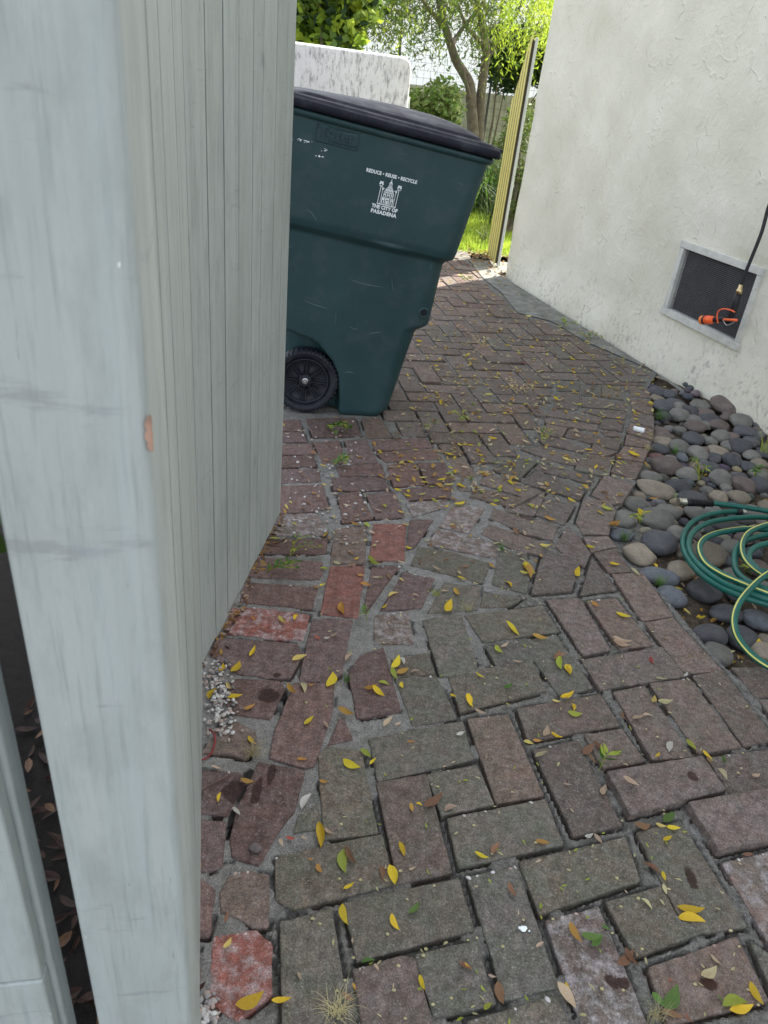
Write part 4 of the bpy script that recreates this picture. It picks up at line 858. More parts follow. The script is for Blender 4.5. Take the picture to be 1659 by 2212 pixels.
for k in range(60):
    s_ = rl.uniform(.2, 2.9); p = wpt(s_, 0, .1+abs(rl.gauss(0, .08))); SMALL.append([p, rl.uniform(.012, .03), rl.uniform(0, 6), rl.choice('yotbp'), .0, False])
def size_word(L): return 'large ' if L > .052 else ('small ' if L < .022 else '')
lab = []
for i, (p, L, a, c, z, tr) in enumerate(LEAVES):
    d = sorted(((p-q).length, s, q) for q, s in LANDW); dd, s, q = d[0]
    if tr:
        rel = 'on' if dd < .05 else ('right of' if abs(p.x-q.x) > abs(p.y-q.y) and p.x > q.x else 'left of' if abs(p.x-q.x) > abs(p.y-q.y) else 'just beyond' if p.y > q.y else 'just in front of')
        cn = colname[c]
        if s.startswith('the middle') or s.startswith('the bricks'): rel = 'among'
        lab.append((size_word(L)+cn+' leaf '+rel+' '+s, dd))
    else: lab.append(('%s %s leaf littering the far shaded bricks %s' % ('narrow' if L < .037 else 'broad', colname[c], 'beside the bin' if p.x < .45 else 'by the apron' if p.y > 3.6 else 'in mid path' if p.x < .95 else 'near the pebble bed'), None))
from collections import defaultdict
grp = defaultdict(list)
for i, (t, d) in enumerate(lab): grp[t].append(i)
ordw = ['', 'second ', 'third ', 'fourth ', 'fifth ', 'sixth ', 'seventh ', 'eighth ']
for t, ids in grp.items():
    if len(ids) > 1 and lab[ids[0]][1] is not None:
        ids = sorted(ids, key=lambda i: lab[i][1]); 
        for r, i in enumerate(ids): lab[i] = ('%sclosest %s' % (ordw[min(r, 7)], lab[i][0]), 0)
for i, (p, L, a, c, z, tr) in enumerate(LEAVES):
    o = bpy.data.objects.new('fallen_leaf', leafmesh(c, rl.randrange(len(VAR)))); COL.objects.link(o)
    wsc = rl.uniform(.9, 1.35)
    if c == 'w': wsc = 1.2
    o.location = (p.x, p.y, z+L*.05); o.rotation_euler = (rl.gauss(0, .16), rl.gauss(0, .10), a); o.scale = (L, L*wsc, L)
    tag(o, lab[i][0], 'leaf', 'fallen leaves scattered over the path')
def stuff_leaves(items, name, label):
    by = defaultdict(MB)
    allv, allf, mi = [], [], []; mats = []
    for (p, L, a, c, z, _) in items:
        cu, fo, be = VAR[rl.randrange(len(VAR))]; vs, fs = leaf_geo(L, L*rl.uniform(.28, .5), cu, fo, nl=4, bend=be, rs=rl.random()*9)
        R = Matrix.Translation((p.x, p.y, z+L*.06+p.z)) @ Matrix.Rotation(a, 4, 'Z') @ Matrix.Rotation(rl.gauss(0, .25), 4, 'X') @ Matrix.Rotation(rl.gauss(0, .15), 4, 'Y')
        b = len(allv); allv += [R @ Vector(v) for v in vs]; allf += [tuple(b+q for q in f) for f in fs]
        if c not in mats: mats.append(c)
        mi += [mats.index(c)]*len(fs)
    o = mesh_obj(name, allv, allf, None)
    for c in mats: o.data.materials.append(LM[c])
    o.data.polygons.foreach_set('material_index', mi); tag(o, label, 'leaf litter', kind='stuff'); return o
stuff_leaves(SMALL, 'leaf_litter', 'fine leaf crumbs and seed scales sprinkled over the bricks')
# ------------------------------------------------------------------ stone bed
def bed():
    P = [right_edge[i] for i in range(len(right_edge))]; wl = [wpt(s, 0, -.02) for s in np.linspace(2.55, 7.9, 30)]
    vs = []; fs = []; n = 40; mrow = 30
    ys = np.linspace(4.25, .1, 115); 
    for y in ys:
        xl = interp(y, [p.y for p in P], [p.x for p in P]) if P[0].y <= y <= P[-1].y else (P[-1].x if y > P[-1].y else 1.18)
        xr = HC.x+WT.x*((HC.y-y)/(-WT.y))+.03
        for k in range(n+1):
            t = k/n; x = xl-.004+(max(xr, xl+.05)-xl)*t; zz_ = -.045+.075*smooth(.55, 1, t)*smooth(2.6, 3.4, y)+noise.noise(Vector((x*6, y*6, 0)))*.012+noise.noise(Vector((x*25, y*25, 0)))*.005
            if t < .03: zz_ = -.04
            vs.append((x, y, zz_))
    for i in range(len(ys)-1):
        for k in range(n): a = i*(n+1)+k; fs.append((a, a+1, a+n+2, a+n+1))
    o = mesh_obj('stone_bed_soil', vs, fs, M_SOIL, None, True); tag(o, kind='structure')
bed()
def bedz(x, y): 
    if y < 2.6: return -.042
    xr = HC.x+WT.x*((HC.y-y)/(-WT.y)); t = 1-(xr-x)/.8
    return -.042+.06*smooth(.4, 1, t)*smooth(2.6, 3.4, y)
def stone_mat():
    M, t, b = mat('river_stone', .78, .3); n = N(t); o = n.co(); oi = n.new('ShaderNodeObjectInfo'); c = oi.outputs['Color']
    rv = n.new('ShaderNodeVectorMath'); rv.operation = 'ADD'; n.l(o, rv.inputs[0]); cc = n.new('ShaderNodeCombineXYZ'); n.l(n.math('MULTIPLY', oi.outputs['Random'], 37), cc.inputs[0]); n.l(cc.outputs[0], rv.inputs[1]); o = rv.outputs[0]
    col = n.mix(n.ramp(n.noise(o, 1.6, 4), [(.3, 0.), (.7, 1.)]), n.mix(1, c, (.78, .78, .8), 'MULTIPLY'), n.mix(1, c, (1.3, 1.27, 1.2), 'MULTIPLY'))
    col = n.mix(n.ramp(n.noise(o, 26, 5, .7), [(.5, 0.), (.62, .75)]), col, n.mix(1, c, (2.0, 1.95, 1.85), 'MULTIPLY'))
    col = n.mix(n.ramp(n.noise(o, 34, 4, .7), [(.32, .6), (.42, 0.)]), col, n.mix(1, c, (.4, .4, .42), 'MULTIPLY'))
    n.l(col, b.inputs['Base Color']); n.bump(b, n.math('ADD', n.noise(o, 16, 5, .65), n.math('MULTIPLY', n.noise(o, 50, 3), .4)), .35, .03); return M
M_STONE = stone_mat()
SMESH = []
def mk_stones():
    bm = bmesh.new(); bmesh.ops.create_icosphere(bm, subdivisions=4, radius=1); base = [v.co.copy() for v in bm.verts]; fs = [tuple(v.index for v in f.verts) for f in bm.faces]; bm.free()
    for k in range(9):
        vs = []
        for v in base:
            d = 1+noise.noise(v*.9+Vector((k*11, 0, 0)))*.22+noise.noise(v*2.2+Vector((0, k*7, 0)))*.05
            if k == 8:
                for pn in (Vector((.6, .3, .7)), Vector((-.7, .5, .4)), Vector((.2, -.9, .4)), Vector((0, .2, 1))):
                    pn = pn.normalized(); q = v.dot(pn); d = min(d, .80/max(q, .3)) if q > .6 else d
            vs.append(v*d)
        me = bpy.data.meshes.new('river_stone'); me.from_pydata(vs, [], fs); me.materials.append(M_STONE); me.polygons.foreach_set('use_smooth', [True]*len(fs)); SMESH.append(me)
mk_stones()
SCOL = {'d': (.072, .073, .078), 'g': (.140, .136, .122), 't': (.21, .18, .14), 'b': (.125, .100, .090), 'u': (.105, .112, .125), 'r': (.14, .082, .075)}
SNAME = {'d': 'slate grey', 'g': 'mid grey', 't': 'tan speckled', 'b': 'purple brown', 'u': 'blue grey', 'r': 'dull red'}
ST = "918,198,58,36,d;1005,212,45,42,d;925,250,52,28,t;965,302,75,38,d;1085,300,52,32,g;1060,365,62,50,g;960,375,50,40,d;1040,262,60,25,d;1150,322,60,40,d;1210,275,60,30,g;1245,325,58,28,b;1280,370,75,30,d;1385,292,108,50,b;1485,395,72,48,g;1595,350,82,38,d;1622,425,60,30,d;1512,455,68,38,d;1170,388,58,32,g;1172,448,70,48,b;1075,465,42,45,g;1340,415,65,38,b;950,458,55,25,b;965,495,70,30,b;955,530,68,32,t;935,580,70,34,d;1070,570,70,42,g;1160,528,74,50,d;1275,540,48,45,g;1350,500,60,50,g;1480,560,75,50,d;1328,595,72,26,t;1193,620,70,52,g;1300,645,48,35,d;1420,668,66,52,d;925,635,62,26,r;985,702,100,58,b;1090,635,40,28,u;1268,705,66,40,d;1118,748,82,44,g;1345,790,76,60,g;870,768,80,40,g;912,850,130,48,t;1060,838,86,52,d;1465,770,55,36,d;1500,832,80,56,b;1602,832,80,60,d;1600,760,60,36,g;800,890,50,30,t;1330,908,62,48,t;1470,910,74,48,t;1165,915,98,38,d;1255,860,45,40,g;780,960,96,50,g;990,1005,88,52,g;702,1058,80,76,g;908,1065,114,78,g;1190,1020,88,50,g;678,1160,88,50,u;1052,1150,72,88,g;925,1225,112,95,d;1262,1300,112,80,t;1080,1400,86,92,t;795,1300,108,86,t;930,1440,128,66,u;1235,1545,110,80,d;1010,1575,100,76,u;1395,1682,110,64,d;1270,1832,118,72,d;1592,1732,98,74,u;1325,1965,98,80,g;1482,1842,96,80,d;1605,1385,80,60,b;1480,1048,95,50,d;1385,1095,92,45,d;1625,1935,80,70,t;1645,1850,50,40,t;1600,1140,72,48,t;1425,1425,62,54,g;1420,1240,70,60,g;1570,1270,60,40,u;1560,620,60,36,g;1640,600,50,36,d;1610,680,60,34,t;1530,700,55,34,d;1190,700,50,32,b;1400,560,50,34,g;1240,590,36,30,b;1420,490,50,32,b;1560,520,55,36,d;1400,360,50,30,b;1250,420,40,30,g;1010,640,40,26,g;1385,840,40,36,g;1300,1000,60,40,g;1560,1000,75,45,g;1650,960,50,40,t;1500,1180,60,42,b;1330,1200,50,36,d;1390,1330,50,50,d;1540,1530,60,44,b;1640,1500,50,50,g;1440,1560,54,44,d"
SLAB = {(1385, 292): 'long brownish stone against the wall foot', (985, 702): 'large oval purple brown stone at the bed edge', (912, 850): 'long flat tan grey stone near the hose end', (678, 1160): 'pale blue grey stone touching the path bend', (702, 1058): 'round sandy grey stone on the path corner', (908, 1065): 'large smooth grey stone left of the hose coil', (925, 1225): 'big round dark stone left of the hose coil', (795, 1300): 'blocky angular tan stone beside the edge bricks', (1080, 1400): 'tall tan speckled stone touching the hose coil', (930, 1440): 'large flattened blue grey stone beside the path edge', (1010, 1575): 'rounded blue grey stone nearest the bare soil', (1235, 1545): 'dark pitted stone between soil patch and hose', (1395, 1682): 'dark flattened stone under the hose loop', (1270, 1832): 'dark oval stone beside the path below the soil patch', (1592, 1732): 'speckled blue grey stone inside the near hose loop', (1325, 1965): 'grey stone with a green leaf, nearest the viewer by the path', (1482, 1842): 'dark round stone under the near hose loop', (780, 960): 'mid grey stone beside the hose coupling', (990, 1005): 'grey stone just below the hose coupling', (925, 250): 'small tan stone among the dark far stones by the path', (1345, 790): 'light grey stone behind the leafy sprig', (1470, 910): 'tan speckled stone behind the hose tail', (925, 635): 'flat dull red stone at the bed edge'}
rs_ = random.Random(9); placed = []
SO = []
for it in ST.split(';'):
    a = it.split(','); x, y, rx, ry = map(float, a[:4]); c = a[4]; g0 = GV('1', x, y)
    u_, v_ = 1123.3+x*.32291, 777.7+y*.32291
    gp = G(u_, v_, bedz(g0.x, g0.y)+.022); r = ray(u_, v_); dep = (gp-Vector((0, 0, H))).length/np.linalg.norm(r)      # depth along axis
    A = rx*.32291/F*dep*1.04; B_ = ry*.32291/F*dep*1.04
    e = math.asin(min(1, (H-gp.z)/(gp-Vector((0, 0, H))).length)); Cc = min(.68*A, B_*.85)
    Bd = math.sqrt(max(B_*B_-(Cc*math.cos(e))**2, (.35*A)**2))/math.sin(e); Bd = max(.62*A, min(1.15*A, Bd))
    k = 8 if (x, y) == (795, 1300) else rs_.randrange(8)
    o = bpy.data.objects.new('river_stone', SMESH[k]); COL.objects.link(o); o.location = (gp.x, gp.y, bedz(gp.x, gp.y)+Cc*.55); o.scale = (A, Bd, Cc); o.rotation_euler = (rs_.gauss(0, .08), rs_.gauss(0, .08), rs_.choice((0, PI))+rs_.gauss(0, .12)-.05)
    j = rs_.uniform(.82, 1.2); o.color = tuple(q*j for q in SCOL[c])+(1,); placed.append((gp.x, gp.y, max(A, Bd)))
    zone = 'by the wall end' if y < 420 else ('in the upper bed' if y < 780 else ('beside the hose coil' if y < 1350 else 'below the hose coil'))
    side = ' at the edge bricks' if x < 1020 else (' at the right' if x > 1500 else '')
    L = SLAB.get((x, y)) or '%s %s river stone%s %s' % ('small' if rx < 56 else ('broad' if rx/ry > 1.6 else 'rounded'), SNAME[c], side, zone)
    tag(o, L, 'stone', 'river stones bedded beside the path'); SO.append((x, o))
g_ = defaultdict(list)
for x, o in SO: g_[o['label']].append((x, o))
for t_, q in g_.items():
    if len(q) > 1:
        for i_, (x, o) in enumerate(sorted(q, key=lambda e: e[0])): o['label'] = ['leftmost', 'second from left', 'third from left', 'fourth from left', 'fifth from left'][min(i_, 4)]+', '+t_
# smaller fillers between
m_ = []
cnt = 0; tries = 0
while cnt < 90 and tries < 6000:
    tries += 1; p = GV('1', rs_.uniform(850, 1680), rs_.uniform(170, 1250))
    xr = HC.x+WT.x*((HC.y-p.y)/(-WT.y))
    if p.x > xr-.03 or inpoly(p.x, p.y, PATH): continue
    r = rs_.uniform(.018, .030)
    if any((p.x-q[0])**2+(p.y-q[1])**2 < (r+q[2]*.62)**2 for q in placed): continue
    placed.append((p.x, p.y, r)); o = bpy.data.objects.new('river_stone', SMESH[rs_.randrange(8)]); COL.objects.link(o)
    c = rs_.choice('dddggbt'); o.color = tuple(q*rs_.uniform(.8, 1.1) for q in SCOL[c])+(1,); o.location = (p.x, p.y, bedz(p.x, p.y)+.004); o.scale = (r, r*rs_.uniform(.7, 1), r*.6); o.rotation_euler = (0, 0, rs_.uniform(0, 6))
    tag(o, '%s %s stone wedged low between larger ones %s' % ('tiny' if r < .023 else 'little', SNAME[c], 'near the wall' if p.y > 3.2 else 'beside the edge bricks' if p.x < 1.05 else 'in the middle of the bed' if p.y > 2.4 else 'around the hose'), 'stone', 'small stones wedged between the river stones'); cnt += 1
# the bed goes on past the hose, out of frame
m_ = MB(); tries = 0; base_ = [v.co.copy() for v in SMESH[1].vertices]; fb_ = [tuple(p.vertices) for p in SMESH[1].polygons]; extra = []
while len(extra) < 110 and tries < 4000:
    tries += 1; y = rs_.uniform(.6, 3.6); xr = HC.x+WT.x*((HC.y-y)/(-WT.y)); x = rs_.uniform(1.2, 2.6)
    q_ = RC.T @ np.array([x, y, -H])
    if CX+F*q_[0]/-q_[2] < 1720 or x > xr-.06: continue
    r = rs_.uniform(.03, .055)
    if any((x-q[0])**2+(y-q[1])**2 < (r+q[2]*.8)**2 for q in placed): continue
    placed.append((x, y, r)); extra.append(1); a = rs_.uniform(0, 6); k_ = rs_.uniform(.7, 1)
    m_.poly([Vector((x+r*(v.x*math.cos(a)-v.y*k_*math.sin(a)), y+r*(v.x*math.sin(a)+v.y*k_*math.cos(a)), bedz(x, y)+r*.35+v.z*r*.6)) for v in base_], fb_)
o = m_.build('cobble_spread', M_STONE, None, True); o.color = (.1, .098, .092, 1); tag(o, 'further river stones of the bed, past the hose coil', 'stones', kind='stuff')
# ------------------------------------------------------------------ gravel: by the fence and strewn about
def gravel(items, name, label, M):
    bm = bmesh.new(); bmesh.ops.create_icosphere(bm, subdivisions=2, radius=1); base = [v.co.copy() for v in bm.verts]; bf_ = [tuple(v.index for v in f.verts) for f in bm.faces]; bm.free()
    vs = []; fs = []; cl = []
    for (x, y, z, r) in items:
        R = Matrix.Rotation(rs_.uniform(0, 6), 3, 'Z') @ Matrix.Rotation(rs_.gauss(0, .4), 3, 'X'); sc = Vector((r*rs_.uniform(.9, 1.35), r*rs_.uniform(.7, 1), r*rs_.uniform(.5, .75))); sd = rs_.uniform(0, 99); b = len(vs)
        c = rs_.choice([(.55, .53, .50), (.42, .38, .34), (.30, .28, .27), (.62, .60, .57), (.40, .30, .25), (.16, .15, .15)])
        for v in base:
            d = 1+noise.noise(v*1.1+Vector((sd, 0, 0)))*.3; q = R @ Vector((v.x*sc.x*d, v.y*sc.y*d, v.z*sc.z*d)); vs.append((x+q.x, y+q.y, z+q.z)); cl.append((*c, 1))
        fs += [tuple(b+i for i in f) for f in bf_]
    o = mesh_obj(name, vs, fs, M, None, True); a = o.data.color_attributes.new('col', 'FLOAT_COLOR', 'POINT'); a.data.foreach_set('color', np.array(cl, dtype=np.float32).ravel()); tag(o, label, 'gravel', kind='stuff')
MG, t, b = mat('pea_gravel', .7, .35); n = N(t); n.l(n.mix(n.ramp(n.noise(n.pos(), 300, 4), [(.3, 0.), (.7, .35)]), n.attr('col'), (.2, .19, .18)), b.inputs['Base Color'])
it_ = []
for k in range(240):
    t = rs_.random(); cx = interp(t, [0, .5, 1], [205, 240, 245]); p = GV('3', cx+rs_.gauss(0, 36 if t < .75 else 50), 350+t*390+rs_.gauss(0, 14)); it_.append((p.x, p.y, rs_.uniform(.002, .007), rs_.uniform(.0026, .0058)))
for k in range(60): p = GV('4', rs_.gauss(165, 45), rs_.gauss(1150, 50)); it_.append((p.x, p.y, rs_.uniform(.0, .006), rs_.uniform(.003, .006)))
gravel(it_, 'pea_gravel', 'patch of small white and grey gravel spilled at the fence foot', MG)
it_ = []
for k in range(130):                                            # strewn on the bricks near the fence end
    p = G(rs_.uniform(608, 800)+abs(rs_.gauss(0, 30)), rs_.uniform(905, 1180)); it_.append((p.x, p.y, .002, rs_.uniform(.003, .0062)))
for P, c, dz in BR:                                             # lodged in joints
    if .5 < P[0].y < 2.2 and rs_.random() < .8:
        a, b = P[0], P[1]
        for k in range(rs_.randrange(1, 6)): q = a.lerp(b, rs_.random())+(a-b).orthogonal().normalized()*.004; it_.append((q.x, q.y, -.002, rs_.uniform(.002, .0045)))
gravel(it_, 'strewn_grit', 'small white stones strewn on bricks and caught in the joints', MG)
# litter round the foot of the fence and in the bed
lit = []
for k in range(170):
    t = rs_.random(); p = PB.lerp(PF, t)+Vector((abs(rs_.gauss(0, .018)), 0)); lit.append([Vector((p.x, p.y, 0)), rs_.uniform(.01, .024), rs_.uniform(0, 6), rs_.choice('bktbo'), .001, False])
for k in range(260):
    p = GV('1', rs_.uniform(700, 1659), rs_.uniform(250, 2190))
    if inpoly(p.x, p.y, PATH): continue
    lit.append([Vector((p.x, p.y, 0)), rs_.uniform(.014, .036), rs_.uniform(0, 6), rs_.choice('bktooYt'), bedz(p.x, p.y)+.004, False])
for k in range(500):                                            # litter behind the gap, mostly dark leaves standing in for shade
    lit.append([Vector((-.30-abs(rs_.gauss(0, .45)), rs_.uniform(.35, 1.2), 0)), rs_.uniform(.02, .06), rs_.uniform(0, 6), rs_.choice('kkkbkk'), rs_.uniform(-.03, .0), False])
stuff_leaves(lit, 'dry_leaf_litter', 'dry brown leaf litter lying along the fence foot and between stones')
sheet('planting_soil', [(-3, .0), (-.14, .0), (-.18, .46), (-.425, 1.379), (-.365, 2.148), (-.45, 2.4), (-.8, 7), (-3, 7)], -.02, simple('shade_dark_soil', (.014, .011, .009), .95, .4, 50, .8))  # soil colour near black to stand in for shade behind the fence gap
# ------------------------------------------------------------------ green hose coil
def hose_mat():
    M, t, b = mat('green_hose', .38, .5); n = N(t); n.l(n.mix(n.ramp(n.noise(n.pos(), 30, 4), [(.3, 0.), (.7, 1.)]), (.006, .080, .062), (.010, .115, .086)), b.inputs['Base Color']); n.bump(b, n.noise(n.pos(), 250, 3), .1, .002); return M
M_HOSE = hose_mat(); M_STRIPE = simple('hose_stripe', (.62, .58, .14), .45, .1); M_BLACK = simple('black_rubber', (.012, .012, .014), .45, .2); M_ORANGE = simple('orange_plastic', (.85, .13, .035), .35, .1)
hose = empty('garden_hose', GV('1', 1450, 1400)); tag(hose, 'coiled green garden hose with yellow stripe on the river stones', 'garden hose'); HO = hose.location.copy()
def hp(L): return [GV('1', x, y, z)-HO for x, y, z in L]
runs = [
 ([(1285, 958, .06), (1380, 968, .062), (1500, 985, .062), (1659, 1012, .062), (1800, 1050, .06)], 0),
 ([(1450, 1015, .05), (1360, 1018, .052), (1250, 1040, .054), (1155, 1085, .055), (1100, 1160, .055), (1092, 1250, .055), (1130, 1340, .055), (1220, 1440, .055), (1340, 1520, .056), (1480, 1580, .06), (1659, 1635, .06), (1800, 1670, .06)], 0),
 ([(1800, 1055, .06), (1659, 1052, .065), (1520, 1052, .066), (1380, 1065, .066), (1260, 1090, .066), (1165, 1145, .066), (1130, 1220, .066), (1150, 1310, .066), (1230, 1400, .068), (1360, 1490, .07), (1500, 1545, .074), (1659, 1600, .076), (1800, 1620, .07)], 0),
 ([(1800, 1150, .07), (1659, 1136, .075), (1540, 1130, .076), (1420, 1140, .078), (1300, 1165, .078), (1225, 1205, .078), (1200, 1265, .078), (1235, 1350, .08), (1330, 1420, .084), (1460, 1480, .088), (1659, 1560, .09), (1800, 1600, .08)], 1),
 ([(1800, 1170, .07), (1659, 1170, .08), (1560, 1190, .082), (1480, 1225, .084), (1438, 1290, .084), (1440, 1390, .084), (1480, 1450, .086), (1560, 1500, .09), (1659, 1535, .09), (1800, 1560, .085)], 0),
 ([(1700, 1090, .09), (1600, 1120, .095), (1520, 1165, .096), (1485, 1240, .098), (1500, 1320, .1), (1560, 1390, .1), (1659, 1450, .1), (1780, 1500, .09)], 1),
 ([(1800, 1190, .1), (1659, 1225, .1), (1570, 1255, .098), (1530, 1310, .098), (1560, 1370, .1), (1659, 1420, .1)], 0),
 ([(1780, 1380, .12), (1659, 1430, .125), (1560, 1510, .125), (1470, 1620, .115), (1432, 1730, .10), (1450, 1840, .085), (1520, 1940, .065), (1600, 2010, .045), (1700, 2070, .035), (1820, 2120, .03)], 1)]
for L, st in runs:
    if L[0][0] > 1640 and L[-1][0] > 1640:                    # the coil closes out of frame
        y0_, y1_ = L[0][1], L[-1][1]; L = L+[(1980, y1_-.12*(y1_-y0_), L[-1][2]), (2070, (y0_+y1_)/2, .07), (1960, y0_+.12*(y1_-y0_), L[0][2]), L[0]]
    P = cat(hp(L), 12); m_ = MB(); m_.tube(P, .0098, 16); tb = m_.build('hose_tube', M_HOSE, hose, True)
    m_ = MB(); n = len(P); vs = []; fs = []
    for i in range(n):
        t_ = (P[min(i+1, n-1)]-P[max(i-1, 0)]).normalized(); view = (Vector((0, 0, 1))*.8+Vector((0, -.5, 0))).normalized() if st else Vector((0, 0, -1)); a = (view-t_*view.dot(t_)).normalized(); sd_ = t_.cross(a)
        roll = .5+.4*math.sin(i*.03); a2 = (a*math.cos(roll)+sd_*math.sin(roll)).normalized(); b2 = t_.cross(a2)
        for w_ in (-.22, 0, .22): vs.append(P[i]+(a2*math.cos(w_)+b2*math.sin(w_))*.0102)
    for i in range(n-1):
        for k in range(2): a = i*3+k; fs.append((a, a+1, a+4, a+3))
    mesh_obj('stripe', vs, fs, M_STRIPE, tb, True)
def tubepart(name, k, L, r, M, par, org, seg=16): m_ = MB(); m_.tube([GV(k, x, y, z)-org for x, y, z in L], r, seg); return m_.build(name, M, par, True)
tubepart('strain_relief', '1', [(1110, 952, .058), (1140, 952, .058), (1290, 960, .06)], [.0135, .0135, .0115], M_BLACK, hose, HO)
m_ = MB()
for k in range(9):
    t = k/8; a = GV('1', 1130+150*t, 953+7*t, .0585)-HO; b = GV('1', 1136+150*t, 953+7*t, .0585)-HO; m_.tube([a, b], .0148-.002*t, 14)
m_.build('relief_ring', M_BLACK, hose)
m_ = MB(); m_.tube([GV('1', 1058, 948, .057)-HO, GV('1', 1075, 948, .057)-HO, GV('1', 1076, 948, .057)-HO, GV('1', 1112, 951, .057)-HO], [.0145, .0145, .0125, .0145], 10); m_.build('brass_coupling', simple('nickel', (.62, .58, .48), .3, .15, 40, metal=1), hose)
m_ = MB(); m_.tube([GV('1', 1448, 1018, .05)-HO, GV('1', 1480, 1020, .05)-HO], .0115, 14); m_.build('end_collar', M_BLACK, hose); m_ = MB(); m_.tube([GV('1', 1481, 1020, .05)-HO, GV('1', 1500, 1020, .05)-HO], .013, 14); m_.build('end_ferrule', M_METAL, hose)
# ------------------------------------------------------------------ hanging black hose with orange sprayer
def wp(u_, v_, o): s, z = hit(u_, v_, (HC.x+WN.x*o, HC.y+WN.y*o), (WT.x, WT.y)); return Vector((HC.x+WN.x*o+WT.x*s, HC.y+WN.y*o+WT.y*s, z))
def z3(x, y): return 1036.8+x*.375, y*.375        # zoom of the wall region -> pixel frame
sp0 = wp(*z3(1400, 1840), .09); spray = empty('hanging_hose', sp0); tag(spray, 'black hose hanging down the wall with an orange spray nozzle', 'spray hose')
def W3(x, y, o): u_, v_ = z3(x, y); return wp(u_, v_, o)-sp0
P = cat([W3(1790, 820, .05), W3(1740, 980, .055), W3(1690, 1130, .06), W3(1660, 1200, .06), W3(1625, 1330, .065), W3(1575, 1460, .075), W3(1530, 1570, .085), W3(1500, 1655, .09)], 10)
m_ = MB(); m_.tube(P, .0085, 14); m_.build('hose_tube', M_BLACK, spray, True)
m_ = MB(); m_.tube([W3(1505, 1640, .09), W3(1498, 1665, .09), W3(1497, 1668, .09), W3(1490, 1692, .09)], [.0095, .0105, .0145, .0150], 16); m_.build('brass_coupling', simple('brass', (.55, .42, .22), .35, .2, 40, metal=1), spray, True)
m_ = MB(); m_.tube([W3(1490, 1690, .09), W3(1475, 1740, .09), W3(1455, 1800, .09), W3(1440, 1840, .09), W3(1420, 1862, .09)], [.0140, .0185, .0190, .0175, .012], 18); m_.build('grip', M_BLACK, spray, True)
hd = MB(); hd.tube([W3(1440, 1838, .09), W3(1390, 1840, .095), W3(1350, 1843, .10)], [.015, .014, .016], 18); hd.build('neck', M_BLACK, spray, True)
hd = MB(); hd.tube([W3(1352, 1842, .10), W3(1325, 1843, .104), W3(1302, 1843, .107)], [.0165, .0215, .0230], 24); hd_o = hd.build('nozzle_head', M_ORANGE, spray, True)
hd = MB(); hd.tube([W3(1302, 1843, .107), W3(1293, 1843, .108)], [.0236, .0236], 24); hd.build('head_ring', M_BLACK, hd_o, True)
hd = MB(); hd.tube([W3(1293, 1843, .108), W3(1276, 1843, .11)], [.0235, .0225], 24); hd.build('nozzle_dial', simple('dial_orange', (.75, .20, .05), .4), hd_o, True)
hd = MB(); hd.tube(cat([W3(1372, 1862, .115), W3(1366, 1830, .12), W3(1372, 1795, .12), W3(1400, 1780, .118), W3(1440, 1785, .112), W3(1468, 1798, .108)], 8), .0034, 10); hd.build('trigger', M_ORANGE, spray, True)
hd = MB(); hd.tube(cat([W3(1405, 1840, .118), W3(1440, 1842, .122), W3(1480, 1845, .12)], 4), [.006]*5+[.0065]*4, 10); hd.build('lock_lever', M_ORANGE, spray, True)
hd = MB(); hd.tube(cat([W3(1400, 1845, .118), W3(1420, 1872, .118), W3(1450, 1865, .118), W3(1470, 1850, .118)], 6), .0018, 8); hd.build('lever_wire', M_METAL, spray, True)
# ------------------------------------------------------------------ little things on the path
p = GV('1', 792, 482); wc = empty('plastic_tube', (p.x, p.y, 0), -.35); tag(wc, 'small white plastic tube lying on the edge bricks', 'tube')
m_ = MB(); m_.tube([(-.026, 0, .0125), (.014, 0, .0125), (.016, 0, .0125), (.024, 0, .0125)], [.0115, .0125, .0125, .0120], 20); m_.build('barrel', simple('white_plastic', (.78, .80, .80), .5, .05), wc, True)
m_ = MB(); m_.tube([(-.030, 0, .0125), (-.0262, 0, .0125)], [.0095, .0108], 20); m_.build('rim', simple('grey_plastic', (.35, .34, .30), .6), wc, True)
# bird dropping: a mark on the brick
dp = GV('5', 322, 1578); m_ = MB()
for (dx, dy, r) in ((0, 0, .006), (.004, .002, .004), (-.006, .001, .003), (.011, -.003, .0018)): m_.lathe([(r, .0), (r*.8, .0012), (0, .0016)], Matrix.Translation((dp.x+dx, dp.y+dy, .0012)), 10)
tag(m_.build('bird_dropping', M_WHITE), 'white bird dropping splashed on a long brick near the bottom', 'bird dropping')
pp = GV('4', 432, 272); m_ = MB(); o = bpy.data.objects.new('pebble', SMESH[2]); COL.objects.link(o); o.location = (pp.x, pp.y, .006); o.scale = (.0125, .009, .007); o.color = (.13, .11, .11, 1); tag(o, 'single grey pebble sitting on the wet plum brick', 'pebble')
